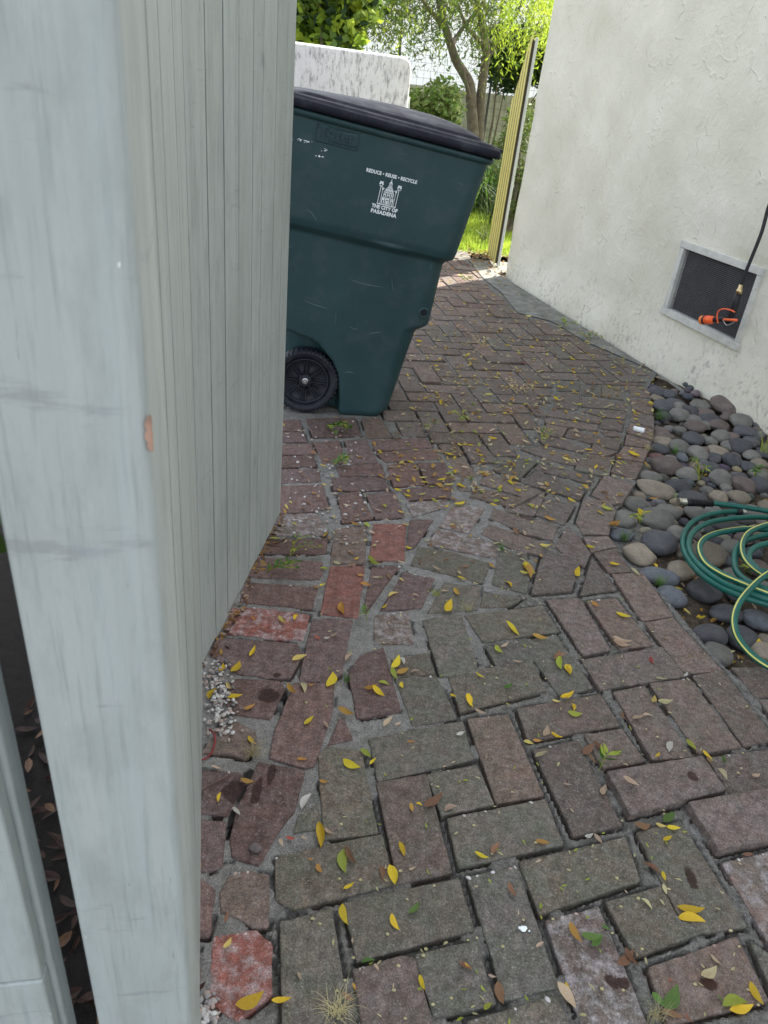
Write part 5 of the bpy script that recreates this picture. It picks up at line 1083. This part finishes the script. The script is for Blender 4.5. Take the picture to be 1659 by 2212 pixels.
# red wire ring at the gravel
c = GV('3', 165, 800); m_ = MB(); m_.tube([(c.x-.012+.030*math.cos(a), c.y+.042*math.sin(a), .006+.006*math.sin(a*2)) for a in np.linspace(-1.7, 1.3, 24)], .0022, 8); tag(m_.build('red_cord', simple('red_cord', (.20, .03, .03), .5)), 'dark red cord curled in the gravel by the fence', 'cord')
def sprig(name, loc, label, n, L, ll, mats, spread=1.2, rise=.03, seed=0, grp=None, wid=.42, rz=None):
    r = random.Random(seed); t = empty(name, loc); tag(t, label, 'plant', grp); st = MB(); by = {}
    for k in range(max(1, n//9)):
        a = (r.uniform(0, 2*PI) if rz is None else rz+r.gauss(0, .35)); P = [Vector((0, 0, .003))]
        for i in range(5): P.append(P[-1]+Vector((math.cos(a), math.sin(a), 0))*L/5+Vector((0, 0, rise*(.5-i/6)))); a += r.gauss(0, .25)
        st.tube(P, .0011, 5)
        for i in range(9):
            q = P[0].lerp(P[-1], .1+.9*i/8) if i == 8 else P[min(5, 1+i//2)].lerp(P[min(5, i//2)], .5*(i % 2)); c = r.choice(mats); al = a+(1 if i % 2 else -1)*r.uniform(.5, 1.2)
            le = ll*r.uniform(.6, 1.1); vs, fs = leaf_geo(le, le*wid, r.uniform(-.1, .15), r.uniform(.1, .5), nl=5, rs=r.random()*9)
            R = Matrix.Translation(q+Vector((math.cos(al), math.sin(al), .0))*le*.5+Vector((0, 0, .004+r.random()*.008))) @ Matrix.Rotation(al, 4, 'Z') @ Matrix.Rotation(r.gauss(-.15, .25), 4, 'Y') @ Matrix.Rotation(r.gauss(0, .4), 4, 'X')
            by.setdefault(c, MB()).poly([R @ Vector(v) for v in vs], fs)
    st.build('stem', LM['v'] if 'g' in mats else LM['t'], t)
    for c, mb in by.items(): mb.build('leaves', LM[c], t, True)
    return t
def tuft(loc, label, n, h, M, seed, flat=.5, name='grass_tuft', w_=.0011, cat_='grass tuft', sun=0):
    r = random.Random(seed); m_ = MB()
    for k in range(n):
        a = r.uniform(0, 2*PI); L = h*r.uniform(.5, 1.1); f = r.uniform(flat, 1.5); P = []; b = Vector((r.gauss(0, h*.12), r.gauss(0, h*.12), 0)); sd = Vector((-math.sin(a), math.cos(a), 0)); cv = r.gauss(0, .4)
        for i in range(5):
            t = i/4; th = f*t; d = Vector((math.cos(a+cv*t), math.sin(a+cv*t), 0)); P.append((b+d*L*math.sin(th)*.8*t**.6+Vector((0, 0, L*t*math.cos(th*.9)+.002)), w_*(1-t*.85)))
        bb = len(m_.v)
        for p, ww in P: m_.v += [p-sd*ww, p+sd*ww]
        m_.f += [(bb+2*i, bb+2*i+1, bb+2*i+3, bb+2*i+2) for i in range(4)]
    o = m_.build(name, M); o.location = loc; tag(o, label, cat_); return o
sprig('leafy_sprig', GV('5', 735, 715, .004), 'green sprig with buds beside the raised brick', 9, .03, .034, 'ggv', seed=1, wid=.36)
sprig('leafy_sprig', GV('2', 60, 1020, .004), 'leafy sprig with pale buds lying against the fence foot', 27, .09, .026, 'ggggv', seed=2)
sprig('leafy_sprig', GV('2', 200, 930, .004), 'thin green twig on purple bricks near the fence', 18, .09, .022, 'ggv', seed=3)
sprig('leafy_sprig', GV('2', 410, 170, .004), 'broad green sprig on the bricks just in front of the bin wheel', 54, .11, .030, 'gggv', seed=4, rz=-.4)
sprig('leafy_sprig', GV('2', 460, 390, .004), 'small dark green sprig on the mortar joint before the bin', 27, .06, .028, 'ggv', seed=5, rz=.3)
sprig('leafy_sprig', GV('2', 1000, 170, .004), 'withered sprig with long leaves to the right of the bin foot', 27, .07, .032, 'ggbt', seed=6, wid=.25)
sprig('leafy_sprig', GV('2', 1210, 130, .004), 'yellow green sprig on the path right of the withered one', 27, .05, .022, 'vvgy', seed=7)
sprig('leafy_sprig', GV('6', 840, 1190, .004), 'pale green sprig lying mid path on fanned bricks', 36, .08, .026, 'vgvp', seed=8, wid=.3)
sprig('leafy_sprig', GV('1', 1190, 810, .05), 'fresh green sprig resting on the river stones', 36, .05, .030, 'ggv', seed=9, rise=.08, wid=.3)
sprig('leafy_sprig', GV('1', 800, 1100, .02), 'yellow tipped sprig between the path corner stones', 18, .04, .028, 'vgY', seed=10)
sprig('leafy_sprig', GV('3', 1045, 120, .004), 'small green weed growing from the wide mortar joint', 9, .02, .026, 'g', seed=12, wid=.25)
sprig('leafy_sprig', GV('6', 490, 640, .004), 'scattered leafy bits in the middle distance of the path', 36, .09, .026, 'vypt', seed=13, wid=.3)
sprig('leafy_sprig', GV('6', 700, 900, .004), 'straw coloured twig heap in the middle of the path', 36, .09, .026, 'tpyo', seed=14, wid=.3)
sprig('leafy_sprig', GV('6', 385, 245, .004), 'small green sprig on far bricks right of the bin', 27, .07, .03, 'vgy', seed=15)
sprig('leafy_sprig', GV('6', 980, 515, .004), 'green sprig on the apron edge halfway along the wall', 27, .06, .03, 'vgg', seed=16)
sprig('leafy_sprig', GV('6', 1110, 590, .004), 'low green weed patch where bricks meet the apron', 45, .08, .028, 'vggt', seed=17)
sprig('leafy_sprig', GV('1', 1560, 780, .05), 'dark green sprig on stones near the right edge', 18, .04, .03, 'gg', seed=18)
sprig('leafy_sprig', GV('1', 1500, 1430, .06), 'small sprig caught inside the hose coil', 9, .03, .026, 'gv', seed=19)
tuft(GV('3', 420, 850), 'pale dry grass tuft on mortar beside the gravel', 60, .05, LM['p'], 1, flat=1.0, w_=.0007)
tuft(GV('4', 870, 1170), 'dry rooty grass tuft at the bottom edge', 50, .06, LM['p'], 2, flat=1.0, w_=.0007)
tuft(GV('3', 930, 445), 'fine green grass tuft beside a plum brick', 34, .03, LM['g'], 3, w_=.0007)
tuft(GV('2', 1060, 1160), 'small grey green tuft in the joint by the mossy brick', 30, .03, LM['v'], 4, w_=.0007)
tuft(GV('2', 1250, 1250), 'sparse grass tuft at a brick corner near mid path', 24, .035, LM['p'], 5, w_=.0008)
tuft(GV('2', 1455, 890), 'upright green grass tuft between two bricks', 30, .035, LM['g'], 6, w_=.0008)
tuft(GV('2', 1275, 480), 'thin tuft in the wide mortar joint', 24, .03, LM['g'], 7, w_=.0008)
tuft(GV('1', 930, 395, -.02), 'green grass tuft at the upper bed edge', 60, .07, LM['g'], 8)
tuft(GV('1', 1030, 625, -.02), 'short grass tuft between the upper bed stones', 40, .05, LM['g'], 9)
tuft(GV('1', 845, 610, -.01), 'faded tuft at the brick edge beside the stones', 40, .05, LM['p'], 10)
tuft(GV('1', 690, 1205, -.02), 'green tuft below the blue grey corner stone', 50, .05, LM['g'], 11)
tuft(GV('1', 930, 1510, -.02), 'mossy tuft between the two blue grey stones', 50, .045, LM['g'], 12)
tuft(GV('1', 1200, 165, 0.02), 'grass clump growing where stones meet the wall', 70, .12, LM['g'], 13)
tuft(GV('1', 1060, 60, 0.0), 'spiky weed standing at the foot of the wall', 26, .16, LM['g'], 14, flat=.2)
tuft(GV('1', 1640, 620, 0.02), 'trailing grass blades at the right end of the bed', 30, .13, LM['v'], 15)
tuft(GV('5', 1040, 2060), 'dry root tuft at the lower edge under green leaves', 44, .045, LM['p'], 16, flat=1.0, w_=.0006)
def twig(k, pts, r, label):
    m_ = MB(); m_.tube([GV(k, *p) for p in pts], r, 6); tag(m_.build('twig', simple('twig_bark', (.10, .055, .04), .8)), label, 'twig')
twig('4', [(100, 330, .02), (85, 420, .03), (80, 560, .03), (85, 760, .03), (95, 900, .02), (110, 1040, .006)], .0022, 'long reddish stem standing along the post foot')
twig('3', [(130, 1050, .004), (200, 1005, .006), (300, 955, .004)], .0016, 'thin twig lying on the plum brick by the fence')
twig('2', [(60, 870, .004), (120, 845, .008), (190, 815, .005)], .0018, 'brown twig at the foot of the fence')
twig('2', [(1565, 690, .004), (1605, 700, .005), (1640, 705, .004)], .002, 'short pinkish twig on a mid path brick')
# seeds, pale green, strewn on the near bricks
m_ = MB()
for k in range(80):
    p = G(rs_.uniform(640, 1659), rs_.uniform(1250, 2212)); r = rs_.uniform(.0025, .0042); m_.lathe([(r, .001), (r*.9, .0022), (r*.5, .003), (0, .0028)], Matrix.Translation((p.x, p.y, .001)) @ Matrix.Rotation(rs_.gauss(0, .3), 4, 'X') @ Matrix.Diagonal((1, .75, 1, 1)), 8)
tag(m_.build('seed_scales', LM['p'], None, True), 'round pale green seed scales sprinkled on the near bricks', 'seeds', kind='stuff')
# ------------------------------------------------------------------ beyond the bin
M_GATE_WARM = simple('gate_warm_light', (.62, .53, .17), .6, .12, 20)  # yellow colour stands in for warm bounced light on grey-green boards
gn = G(1068, 576).to_2d(); gf = G(1053, 561).to_2d(); gd = (gf-gn).normalized(); azf = az(1082, 350)
gate = empty('picket_gate', (gn.x, gn.y, 0)); tag(gate, 'open board gate tinted by painted warm light, curved top seen edge on beside the house corner', 'gate')
# far end placed where its sight line meets the hinge side
def solve_gate():
    a = az(1050, 556); L = .50
    # choose direction so far edge at distance L lies on azimuth a
    best = None
    for t in np.linspace(0, PI, 721):
        q = gn+Vector((math.cos(t), math.sin(t)))*L
        e = abs(q.x/q.y-a)
        if q.y > gn.y and (best is None or e < best[0]): best = (e, Vector((math.cos(t), math.sin(t))))
    return best[1], L
gd, GLn = solve_gate(); gnn = Vector((gd.y, -gd.x))
nb = 5
def gtop(t): return 1.74-.47*(smooth(0, 1, t))
for k in range(nb):
    s0, s1 = GLn*k/nb+.013, GLn*(k+1)/nb-.013; mm = MB(); q = [gn+gd*s0, gn+gd*s1, gn+gd*s1+gnn*.001, gn+gd*s0+gnn*.001]; t0, t1 = s0/GLn, s1/GLn
    if gnn.x < 0: pass
    mm.prism([v3(p, .01)-v3(gn, 0) for p in q], [v3(q[0]-gn, gtop(t0)), v3(q[1]-gn, gtop(t1)), v3(q[2]-gn, gtop(t1)), v3(q[3]-gn, gtop(t0))]); mm.build('board', M_GATE_WARM, gate)
mm = MB()
q = [gn+gnn*.0215, gn+gd*.05+gnn*.0215, gn+gd*.05+gnn*.045, gn+gnn*.045]; mm.prism([v3(p-gn, .01) for p in q], [v3(p-gn, 1.70) for p in q]); mm.build('frame', M_FENCE, gate, bevel=.003)
mm = MB(); q = [gn+gnn*.0014+gd*.002, gn+gd*(GLn-.01)+gnn*.0014, gn+gd*(GLn-.01)+gnn*.020, gn+gnn*.020+gd*.002]; mm.prism([v3(p-gn, .03) for p in q], [v3(q[0]-gn, 1.68), v3(q[1]-gn, 1.24), v3(q[2]-gn, 1.24), v3(q[3]-gn, 1.68)]); mm.build('groove_shade_sheet', simple('gate_shade', (.03, .025, .012), .8), gate)  # near-black sheet puts shade into the gaps between gate boards
for z in (.3, 1.1):
    mm = MB(); q = [gn+gnn*.0245+gd*.051, gn+gd*GLn+gnn*.0245, gn+gd*GLn+gnn*.05, gn+gnn*.05+gd*.051]; mm.prism([v3(p-gn, z) for p in q], [v3(p-gn, z+.08) for p in q]); mm.build('rail', M_FENCE, gate, bevel=.003)
# white plastered garden wall
def on_y(u_, v_, y): r = ray(u_, v_); t = y/r[1]; return Vector((r[0]*t, y, H+r[2]*t))
wl_m, t, b = mat('whitewash', .9, .2); n = N(t); o = n.pos()
cl = n.mix(n.ramp(n.noise(o, 3, 4), [(.3, 0.), (.7, 1.)]), (.56, .56, .575), (.68, .68, .69)); zz_ = n.new('ShaderNodeSeparateXYZ'); n.l(o, zz_.inputs[0])
cl = n.mix(n.math('MULTIPLY', n.ramp(n.noise(n.mp(o, (1, 1, .3)), 30, 8, .8), [(.50, 0.), (.60, 1.)]), n.ramp(zz_.outputs[2], [(.3, .35), (1., .9)])), cl, (.26, .26, .27)); n.l(cl, b.inputs['Base Color']); n.bump(b, n.noise(o, 30, 5), .5, .01)
def garden_wall():
    y0 = 7.0; a = on_y(600, 88, 6.9); b_ = on_y(893, 128, 7.5); d = (b_.to_2d()-a.to_2d()); L = d.length; d /= L; nn = Vector((-d.y, d.x))
    a2 = a.to_2d()-d*1.5; L += 1.5; ht = a.z; he = b_.z+.01; r = .10; prof = [(0, -.1), (0, ht+.02)]
    for k in range(9): an = PI/2*k/8; prof.append((L-r+r*math.sin(an), he-r+r*math.cos(an)))
    prof += [(L, -.1)]; m_ = MB(); f_ = [v3(a2+d*s, z) for s, z in prof]; bk = [v3(a2+d*s+nn*.2, z) for s, z in prof]; m_.prism([p for p in f_], [p for p in bk])
    c = v3(a2, 0); m_.v = [p-c for p in m_.v]; o = m_.build('garden_wall', wl_m, None, bevel=.025); o.location = c; tag(o, 'white plastered garden wall with black weather streaks behind the bin', 'garden wall')
    p = b_.to_2d()+d*.03+nn*.12; m_ = MB(); m_.box((0, 0, .55), (.07, .07, 1.30)); o = m_.build('gate_post', M_FENCE, None, bevel=.004); o.location = (p.x, p.y, 0); tag(o, 'grey square post at the right end of the white garden wall', 'post')
garden_wall()
# lawn
M_LAWN, t, b = mat('lawn_ground', .9, .2); n = N(t); n.l(n.ramp(n.noise(n.pos(), 8, 5), [(.3, (.10, .14, .02)), (.7, (.20, .24, .04))]), b.inputs['Base Color'])
sheet('lawn', [(-6, 7.32), (9, 7.32), (12, 15), (-9, 15)], -.012, M_LAWN)
LM['G'] = leaf_mat('grass_blades', (.26, .36, .04), (.42, .48, .07), .5, 3)
def blades(n, fn, h, w_, name, label, M, seed=0, cat_='grass'):
    r = np.random.RandomState(seed); m_ = MB()
    for k in range(n):
        x, y = fn(r); a = r.uniform(0, 2*PI); L = h*r.uniform(.5, 1.2); lean = r.uniform(0, .5)*L; dx, dy = math.cos(a), math.sin(a); bb = len(m_.v)
        m_.v += [Vector((x-dy*w_, y+dx*w_, -.01)), Vector((x+dy*w_, y-dx*w_, -.01)), Vector((x+dx*lean*.4-dy*w_*.7, y+dy*lean*.4+dx*w_*.7, L*.55)), Vector((x+dx*lean*.4+dy*w_*.7, y+dy*lean*.4-dx*w_*.7, L*.55)), Vector((x+dx*lean, y+dy*lean, L))]
        m_.f += [(bb, bb+1, bb+3, bb+2), (bb+2, bb+3, bb+4)]
    o = m_.build(name, M); tag(o, label, cat_, kind='stuff')
blades(26000, lambda r: (r.uniform(.2, 2.2), r.uniform(7.35, 12.5)), .07, .004, 'lawn_grass', 'sunlit yellow green lawn grass beyond the gate', LM['G'], 3)
litf = []
for k in range(260):
    p = Vector((rs_.uniform(.2, 1.1), rs_.uniform(6.3, 7.6), 0)); litf.append([p, rs_.uniform(.02, .05), rs_.uniform(0, 6), rs_.choice('tbopk'), .002, False])
for k in range(120):
    p = Vector((rs_.gauss(.62, .06), rs_.gauss(6.95, .15), 0)); litf.append([p, rs_.uniform(.02, .05), rs_.uniform(0, 6), rs_.choice('tbop'), rs_.uniform(0, .04), False])
stuff_leaves(litf, 'far_leaf_litter', 'drift of dry leaves on the path end by the far gate')
# foliage
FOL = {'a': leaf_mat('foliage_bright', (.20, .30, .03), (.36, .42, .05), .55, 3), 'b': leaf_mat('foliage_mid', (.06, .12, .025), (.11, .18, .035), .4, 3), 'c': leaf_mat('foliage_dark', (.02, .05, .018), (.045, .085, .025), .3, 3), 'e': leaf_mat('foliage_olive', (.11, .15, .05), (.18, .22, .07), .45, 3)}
M_BARK = simple('bark', (.11, .092, .075), .95, .35, 14, .8)
def crown(pts, ll, ww, M, parent, name, seed, droop=0.):
    r = np.random.RandomState(seed); vs = []; fs = []
    for p in pts:
        d = r.normal(size=3); d[2] = d[2]*.6-droop*2; d = Vector(d).normalized(); s = d.orthogonal().normalized(); s = Matrix.Rotation(r.uniform(0, 6), 3, d) @ s; L = ll*r.uniform(.6, 1.2); W_ = ww*r.uniform(.7, 1.1); P = Vector(p); nn = d.cross(s)
        b = len(vs); vs += [P, P+d*L*.5+s*W_*.5+nn*L*.05, P+d*L-nn*L*.06, P+d*L*.5-s*W_*.5+nn*L*.05]; fs.append((b, b+1, b+2, b+3))
    return mesh_obj(name, vs, fs, M, parent)
def blob_pts(r, n, blobs):
    out = []; w_ = np.array([b[3] for b in blobs], float); w_ /= w_.sum()
    for k in range(n):
        b = blobs[r.choice(len(blobs), p=w_)]; d = r.normal(size=3); d /= np.linalg.norm(d); q = r.uniform(.35, 1)**.5; out.append((b[0]+d[0]*b[4]*q, b[1]+d[1]*b[4]*q, b[2]+d[2]*b[4]*.8*q))
    return out
def clusters(r, n, fn, rad): return [(*fn(), 1, rad*r.uniform(.6, 1.3)) for _ in range(n)]
# broad leaf hedge over the white wall (upper left)
def P_on(u_, v_, y): p = on_y(u_, v_, y); return (p.x, p.y, p.z)
r = np.random.RandomState(4)
hedge = empty('climbing_shrub', P_on(740, 90, 8.8)); tag(hedge, 'bright backlit broad leaved shrub rising over the white garden wall', 'shrub'); ho = hedge.location.copy()
hb = [(*P_on(r.uniform(520, 745), r.uniform(-90, 95), r.uniform(8.3, 9.4)), 1, .26) for _ in range(60)]+[(*P_on(r.uniform(740, 800), r.uniform(-60, 30), r.uniform(8.3, 9.2)), 1, .2) for _ in range(16)]+[(*P_on(r.uniform(745, 770), r.uniform(60, 100), 8.5), .5, .14) for _ in range(4)]
pts = blob_pts(r, 5200, hb); nn_ = len(pts)//3
for nm, M, sub in (('leaves', FOL['a'], pts[:int(nn_*1.5)]), ('leaves', FOL['b'], pts[int(nn_*1.5):int(nn_*2.5)]), ('leaves', FOL['c'], pts[int(nn_*2.5):])): crown([(p[0]-ho.x, p[1]-ho.y, p[2]-ho.z) for p in sub], .12, .085, M, hedge, nm, 5)
m_ = MB()
for k in range(10): q = hb[k*5]; m_.tube([(q[0]-ho.x, q[1]-ho.y, -ho.z), (q[0]-ho.x+.1, q[1]-ho.y, (q[2]-ho.z)*.5-ho.z*.3), (q[0]-ho.x, q[1]-ho.y, q[2]-ho.z)], [.03, .02, .008], 6)
m_.build('stems', M_BARK, hedge)
# twin trunk tree
TY = 11.2
def tree():
    tb = P_on(1030, 400, TY); t = empty('garden_tree', (tb[0], TY, 0)); tag(t, 'twin trunked tree with drooping fine leaves arching over the lawn', 'tree'); o = t.location.copy()
    def pv(L): return [Vector(P_on(u_, v_, TY+dy))-o for u_, v_, dy in L]
    m_ = MB(); m_.tube(cat(pv([(1022, 420, 0), (1022, 300, 0), (1018, 230, 0), (1015, 185, 0), (1000, 155, 0), (985, 130, 0), (970, 85, 0), (958, 45, 0), (948, 0, 0), (940, -60, 0)]), 5), np.linspace(.085, .035, 46), 12); m_.build('trunk', M_BARK, t, True)
    m_ = MB(); m_.tube(cat(pv([(1036, 420, .1), (1035, 300, .1), (1037, 230, .1), (1043, 170, .1), (1050, 110, .1), (1040, 50, .1), (1030, 0, .1), (1020, -60, .1)]), 5), np.linspace(.08, .03, 36), 12); m_.build('trunk', M_BARK, t, True)
    for L in ([(975, 100, 0), (1000, 60, .3), (1040, 10, .5), (1060, -40, .6)], [(960, 60, 0), (920, 10, -.3), (880, -50, -.5)], [(1045, 140, .1), (1075, 90, .3), (1110, 40, .4), (1140, -20, .5)], [(1050, 100, 0), (1010, 60, -.3), (990, 10, -.5)], [(1018, 225, 0), (1010, 190, -.1), (1000, 150, -.15)]):
        m_ = MB(); m_.tube(cat(pv(L), 6), np.linspace(.035, .012, 6*(len(L)-1)+1), 8); m_.build('limb', M_BARK, t, True)
    r = np.random.RandomState(8); A_, B_, C_ = [], [], []
    # hanging sprays: strings of small leaves dropping from the crown
    for k in range(1150):
        u_ = r.uniform(780, 1230); lim = np.interp(u_, [780, 850, 930, 980, 1040, 1100, 1160, 1230], [45, 70, 72, 60, 80, 100, 110, 130]); v0 = r.uniform(-330, lim*.75); y = TY+r.uniform(-1.6, 1.6); p = Vector(P_on(u_, v0, y)); L = r.uniform(.25, .75); a = r.uniform(0, 6)
        if p.z > 4.2: continue
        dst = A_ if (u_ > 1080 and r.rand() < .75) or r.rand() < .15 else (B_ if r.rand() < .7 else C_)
        for i in range(int(L*40)):
            t_ = i/(L*40); dst.append((p.x+math.cos(a)*L*.35*t_+r.normal()*.03-o.x, p.y+math.sin(a)*L*.35*t_+r.normal()*.03-o.y, p.z-L*t_*t_-.05*t_+r.normal()*.02))
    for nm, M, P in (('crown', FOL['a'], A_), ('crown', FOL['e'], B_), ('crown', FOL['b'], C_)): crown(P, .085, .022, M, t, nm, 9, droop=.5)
tree()
def bush(name, label, blobs, n, ll, ww, M1, M2, seed, yb, cat_='bush'):
    c = blobs[0]; t = empty(name, (c[0], c[1], 0)); tag(t, label, cat_); r = np.random.RandomState(seed); P = blob_pts(r, n, blobs); o = t.location; k = n//2
    crown([(p[0]-o.x, p[1]-o.y, p[2]) for p in P[:k]], ll, ww, M1, t, 'leaves', seed); crown([(p[0]-o.x, p[1]-o.y, p[2]) for p in P[k:]], ll, ww, M2, t, 'leaves', seed+1)
    m_ = MB()
    for q in blobs[::7]: m_.tube([(c[0]*.9+q[0]*.1-o.x, 0, 0), (q[0]*.4+c[0]*.6-o.x+.05, (q[1]-o.y)*.3, q[2]*.5), (q[0]-o.x, q[1]-o.y, q[2])], [.02, .014, .006], 6)
    m_.build('stems', M_BARK, t)
r = np.random.RandomState(21)
bush('leafy_bush', 'mid green bush between the garden wall and the tree trunks', [(*P_on(r.uniform(898, 975), r.uniform(195, 330), r.uniform(9.2, 10)), 1, .2) for _ in range(34)], 4200, .09, .045, FOL['b'], FOL['e'], 31, 9)
bush('dark_tree', 'dark glossy leaved tree behind the far gate', [(*P_on(r.uniform(1075, 1230), r.uniform(85, 175), r.uniform(12, 13)), 1, .30) for _ in range(40)], 5200, .12, .06, FOL['c'], FOL['c'], 41, 12, 'tree')
bush('leafy_bush', 'low shrub showing between the gate and the house corner', [(*P_on(r.uniform(1095, 1180), r.uniform(230, 480), r.uniform(8.4, 9.4)), 1, .16) for _ in range(36)], 3000, .09, .03, FOL['b'], FOL['e'], 51, 9)
# strappy clumps
for k, (u_, v_, y, h, lb) in enumerate([(1005, 400, 10.6, .85, 'spiky strap leaved clump under the tree'), (1045, 410, 10.2, .95, 'spiky strap leaved clump in front of the trunks'), (1085, 415, 9.8, .95, 'spiky strap leaved clump left of the gate'), (1120, 440, 9.0, .9, 'spiky strap leaved clump behind the gate'), (965, 400, 10.6, .8, 'spiky strap leaved clump beside the leafy bush')]):
    x = P_on(u_, v_, y)[0]; tuft((x, y, 0), lb, 150, h, FOL['c'] if k % 2 else FOL['b'], 60+k, flat=.15, name='strap_leaf_clump', w_=.012, cat_='plant')
for k, (u_, v_) in enumerate([(1062, 372), (1046, 420)]): 
    p = G(u_, v_+110); tuft((p.x, p.y, 0), ('feathery weed at the lawn edge right of the bin', 'thin weed beside the bin lid corner')[k], 40, .45-.1*k, FOL['e'], 80+k, flat=.2, name='tall_weed', w_=.005, cat_='weed')
# block wall, wire fence, white building
WY = 13.6
a, b_ = P_on(820, 165, WY), P_on(1330, 237, WY)
m_ = MB(); m_.box(((a[0]+b_[0])/2, WY, .64), (b_[0]-a[0]+8, .2, 1.32)); o = m_.build('block_wall', simple('block', (.36, .35, .30), .9, .25, 8, .6), None, bevel=.01); tag(o, 'low weathered grey block wall behind the trees', 'wall')
m_ = MB(); m_.box(((a[0]+b_[0])/2, WY+6, 1.8), (22, .3, 3.9)); bl = empty('white_building', (2, WY+6, 0)); tag(bl, 'bright white building standing beyond the wire fence', 'building'); m_.v = [v-Vector((2, WY+6, 0)) for v in m_.v]; m_.build('wall', simple('white_render', (.90, .90, .88), .8, .03), bl)
m_ = MB(); m_.box((-2+((a[0]+b_[0])/2-0), .0, 3.95), (22.6, 1.2, .3)); m_.build('roof_eave', simple('terracotta', (.45, .24, .14), .8), bl)
fe = empty('wire_fence', (a[0], WY-.5, 0)); tag(fe, 'dark wire mesh fence on thin black posts in front of the white building', 'fence')
M_WIRE = simple('wire', (.05, .05, .05), .6)
for (u0, v0, u1, v1) in ((871, 0, 868, 125), (1072, 95, 1046, 290)):
    p, q = P_on(u0, v0, WY-.5), P_on(u1, v1, WY-.5); m_ = MB(); m_.tube([(p[0]-a[0], 0, max(p[2], 2.5)), (q[0]-a[0], 0, 0)], .02, 8); m_.build('post', M_WIRE, fe)
m_ = MB(); x = -1.
while x < 6: m_.box((x, 0, 1.2), (.0032, .003, 2.4)); x += .10
z = .1
while z < 2.4: m_.box((2.5, .004, z), (7, .003, .0032)); z += .10
m_.build('mesh_panel', M_WIRE, fe)
# shrub added behind the fence to block sky light over the gap
r = np.random.RandomState(77)
bush('sky_blocker_shrub', 'dense dark shrub added behind the fence to block sky light over the gap', [(r.uniform(-1.9, -.95), r.uniform(.2, 1.5), r.uniform(.6, 2.0), 1, .3) for _ in range(60)], 5200, .11, .05, FOL['c'], FOL['b'], 78, 1, 'shrub')
# dead leaf clinging in the recess under the bin's ledge
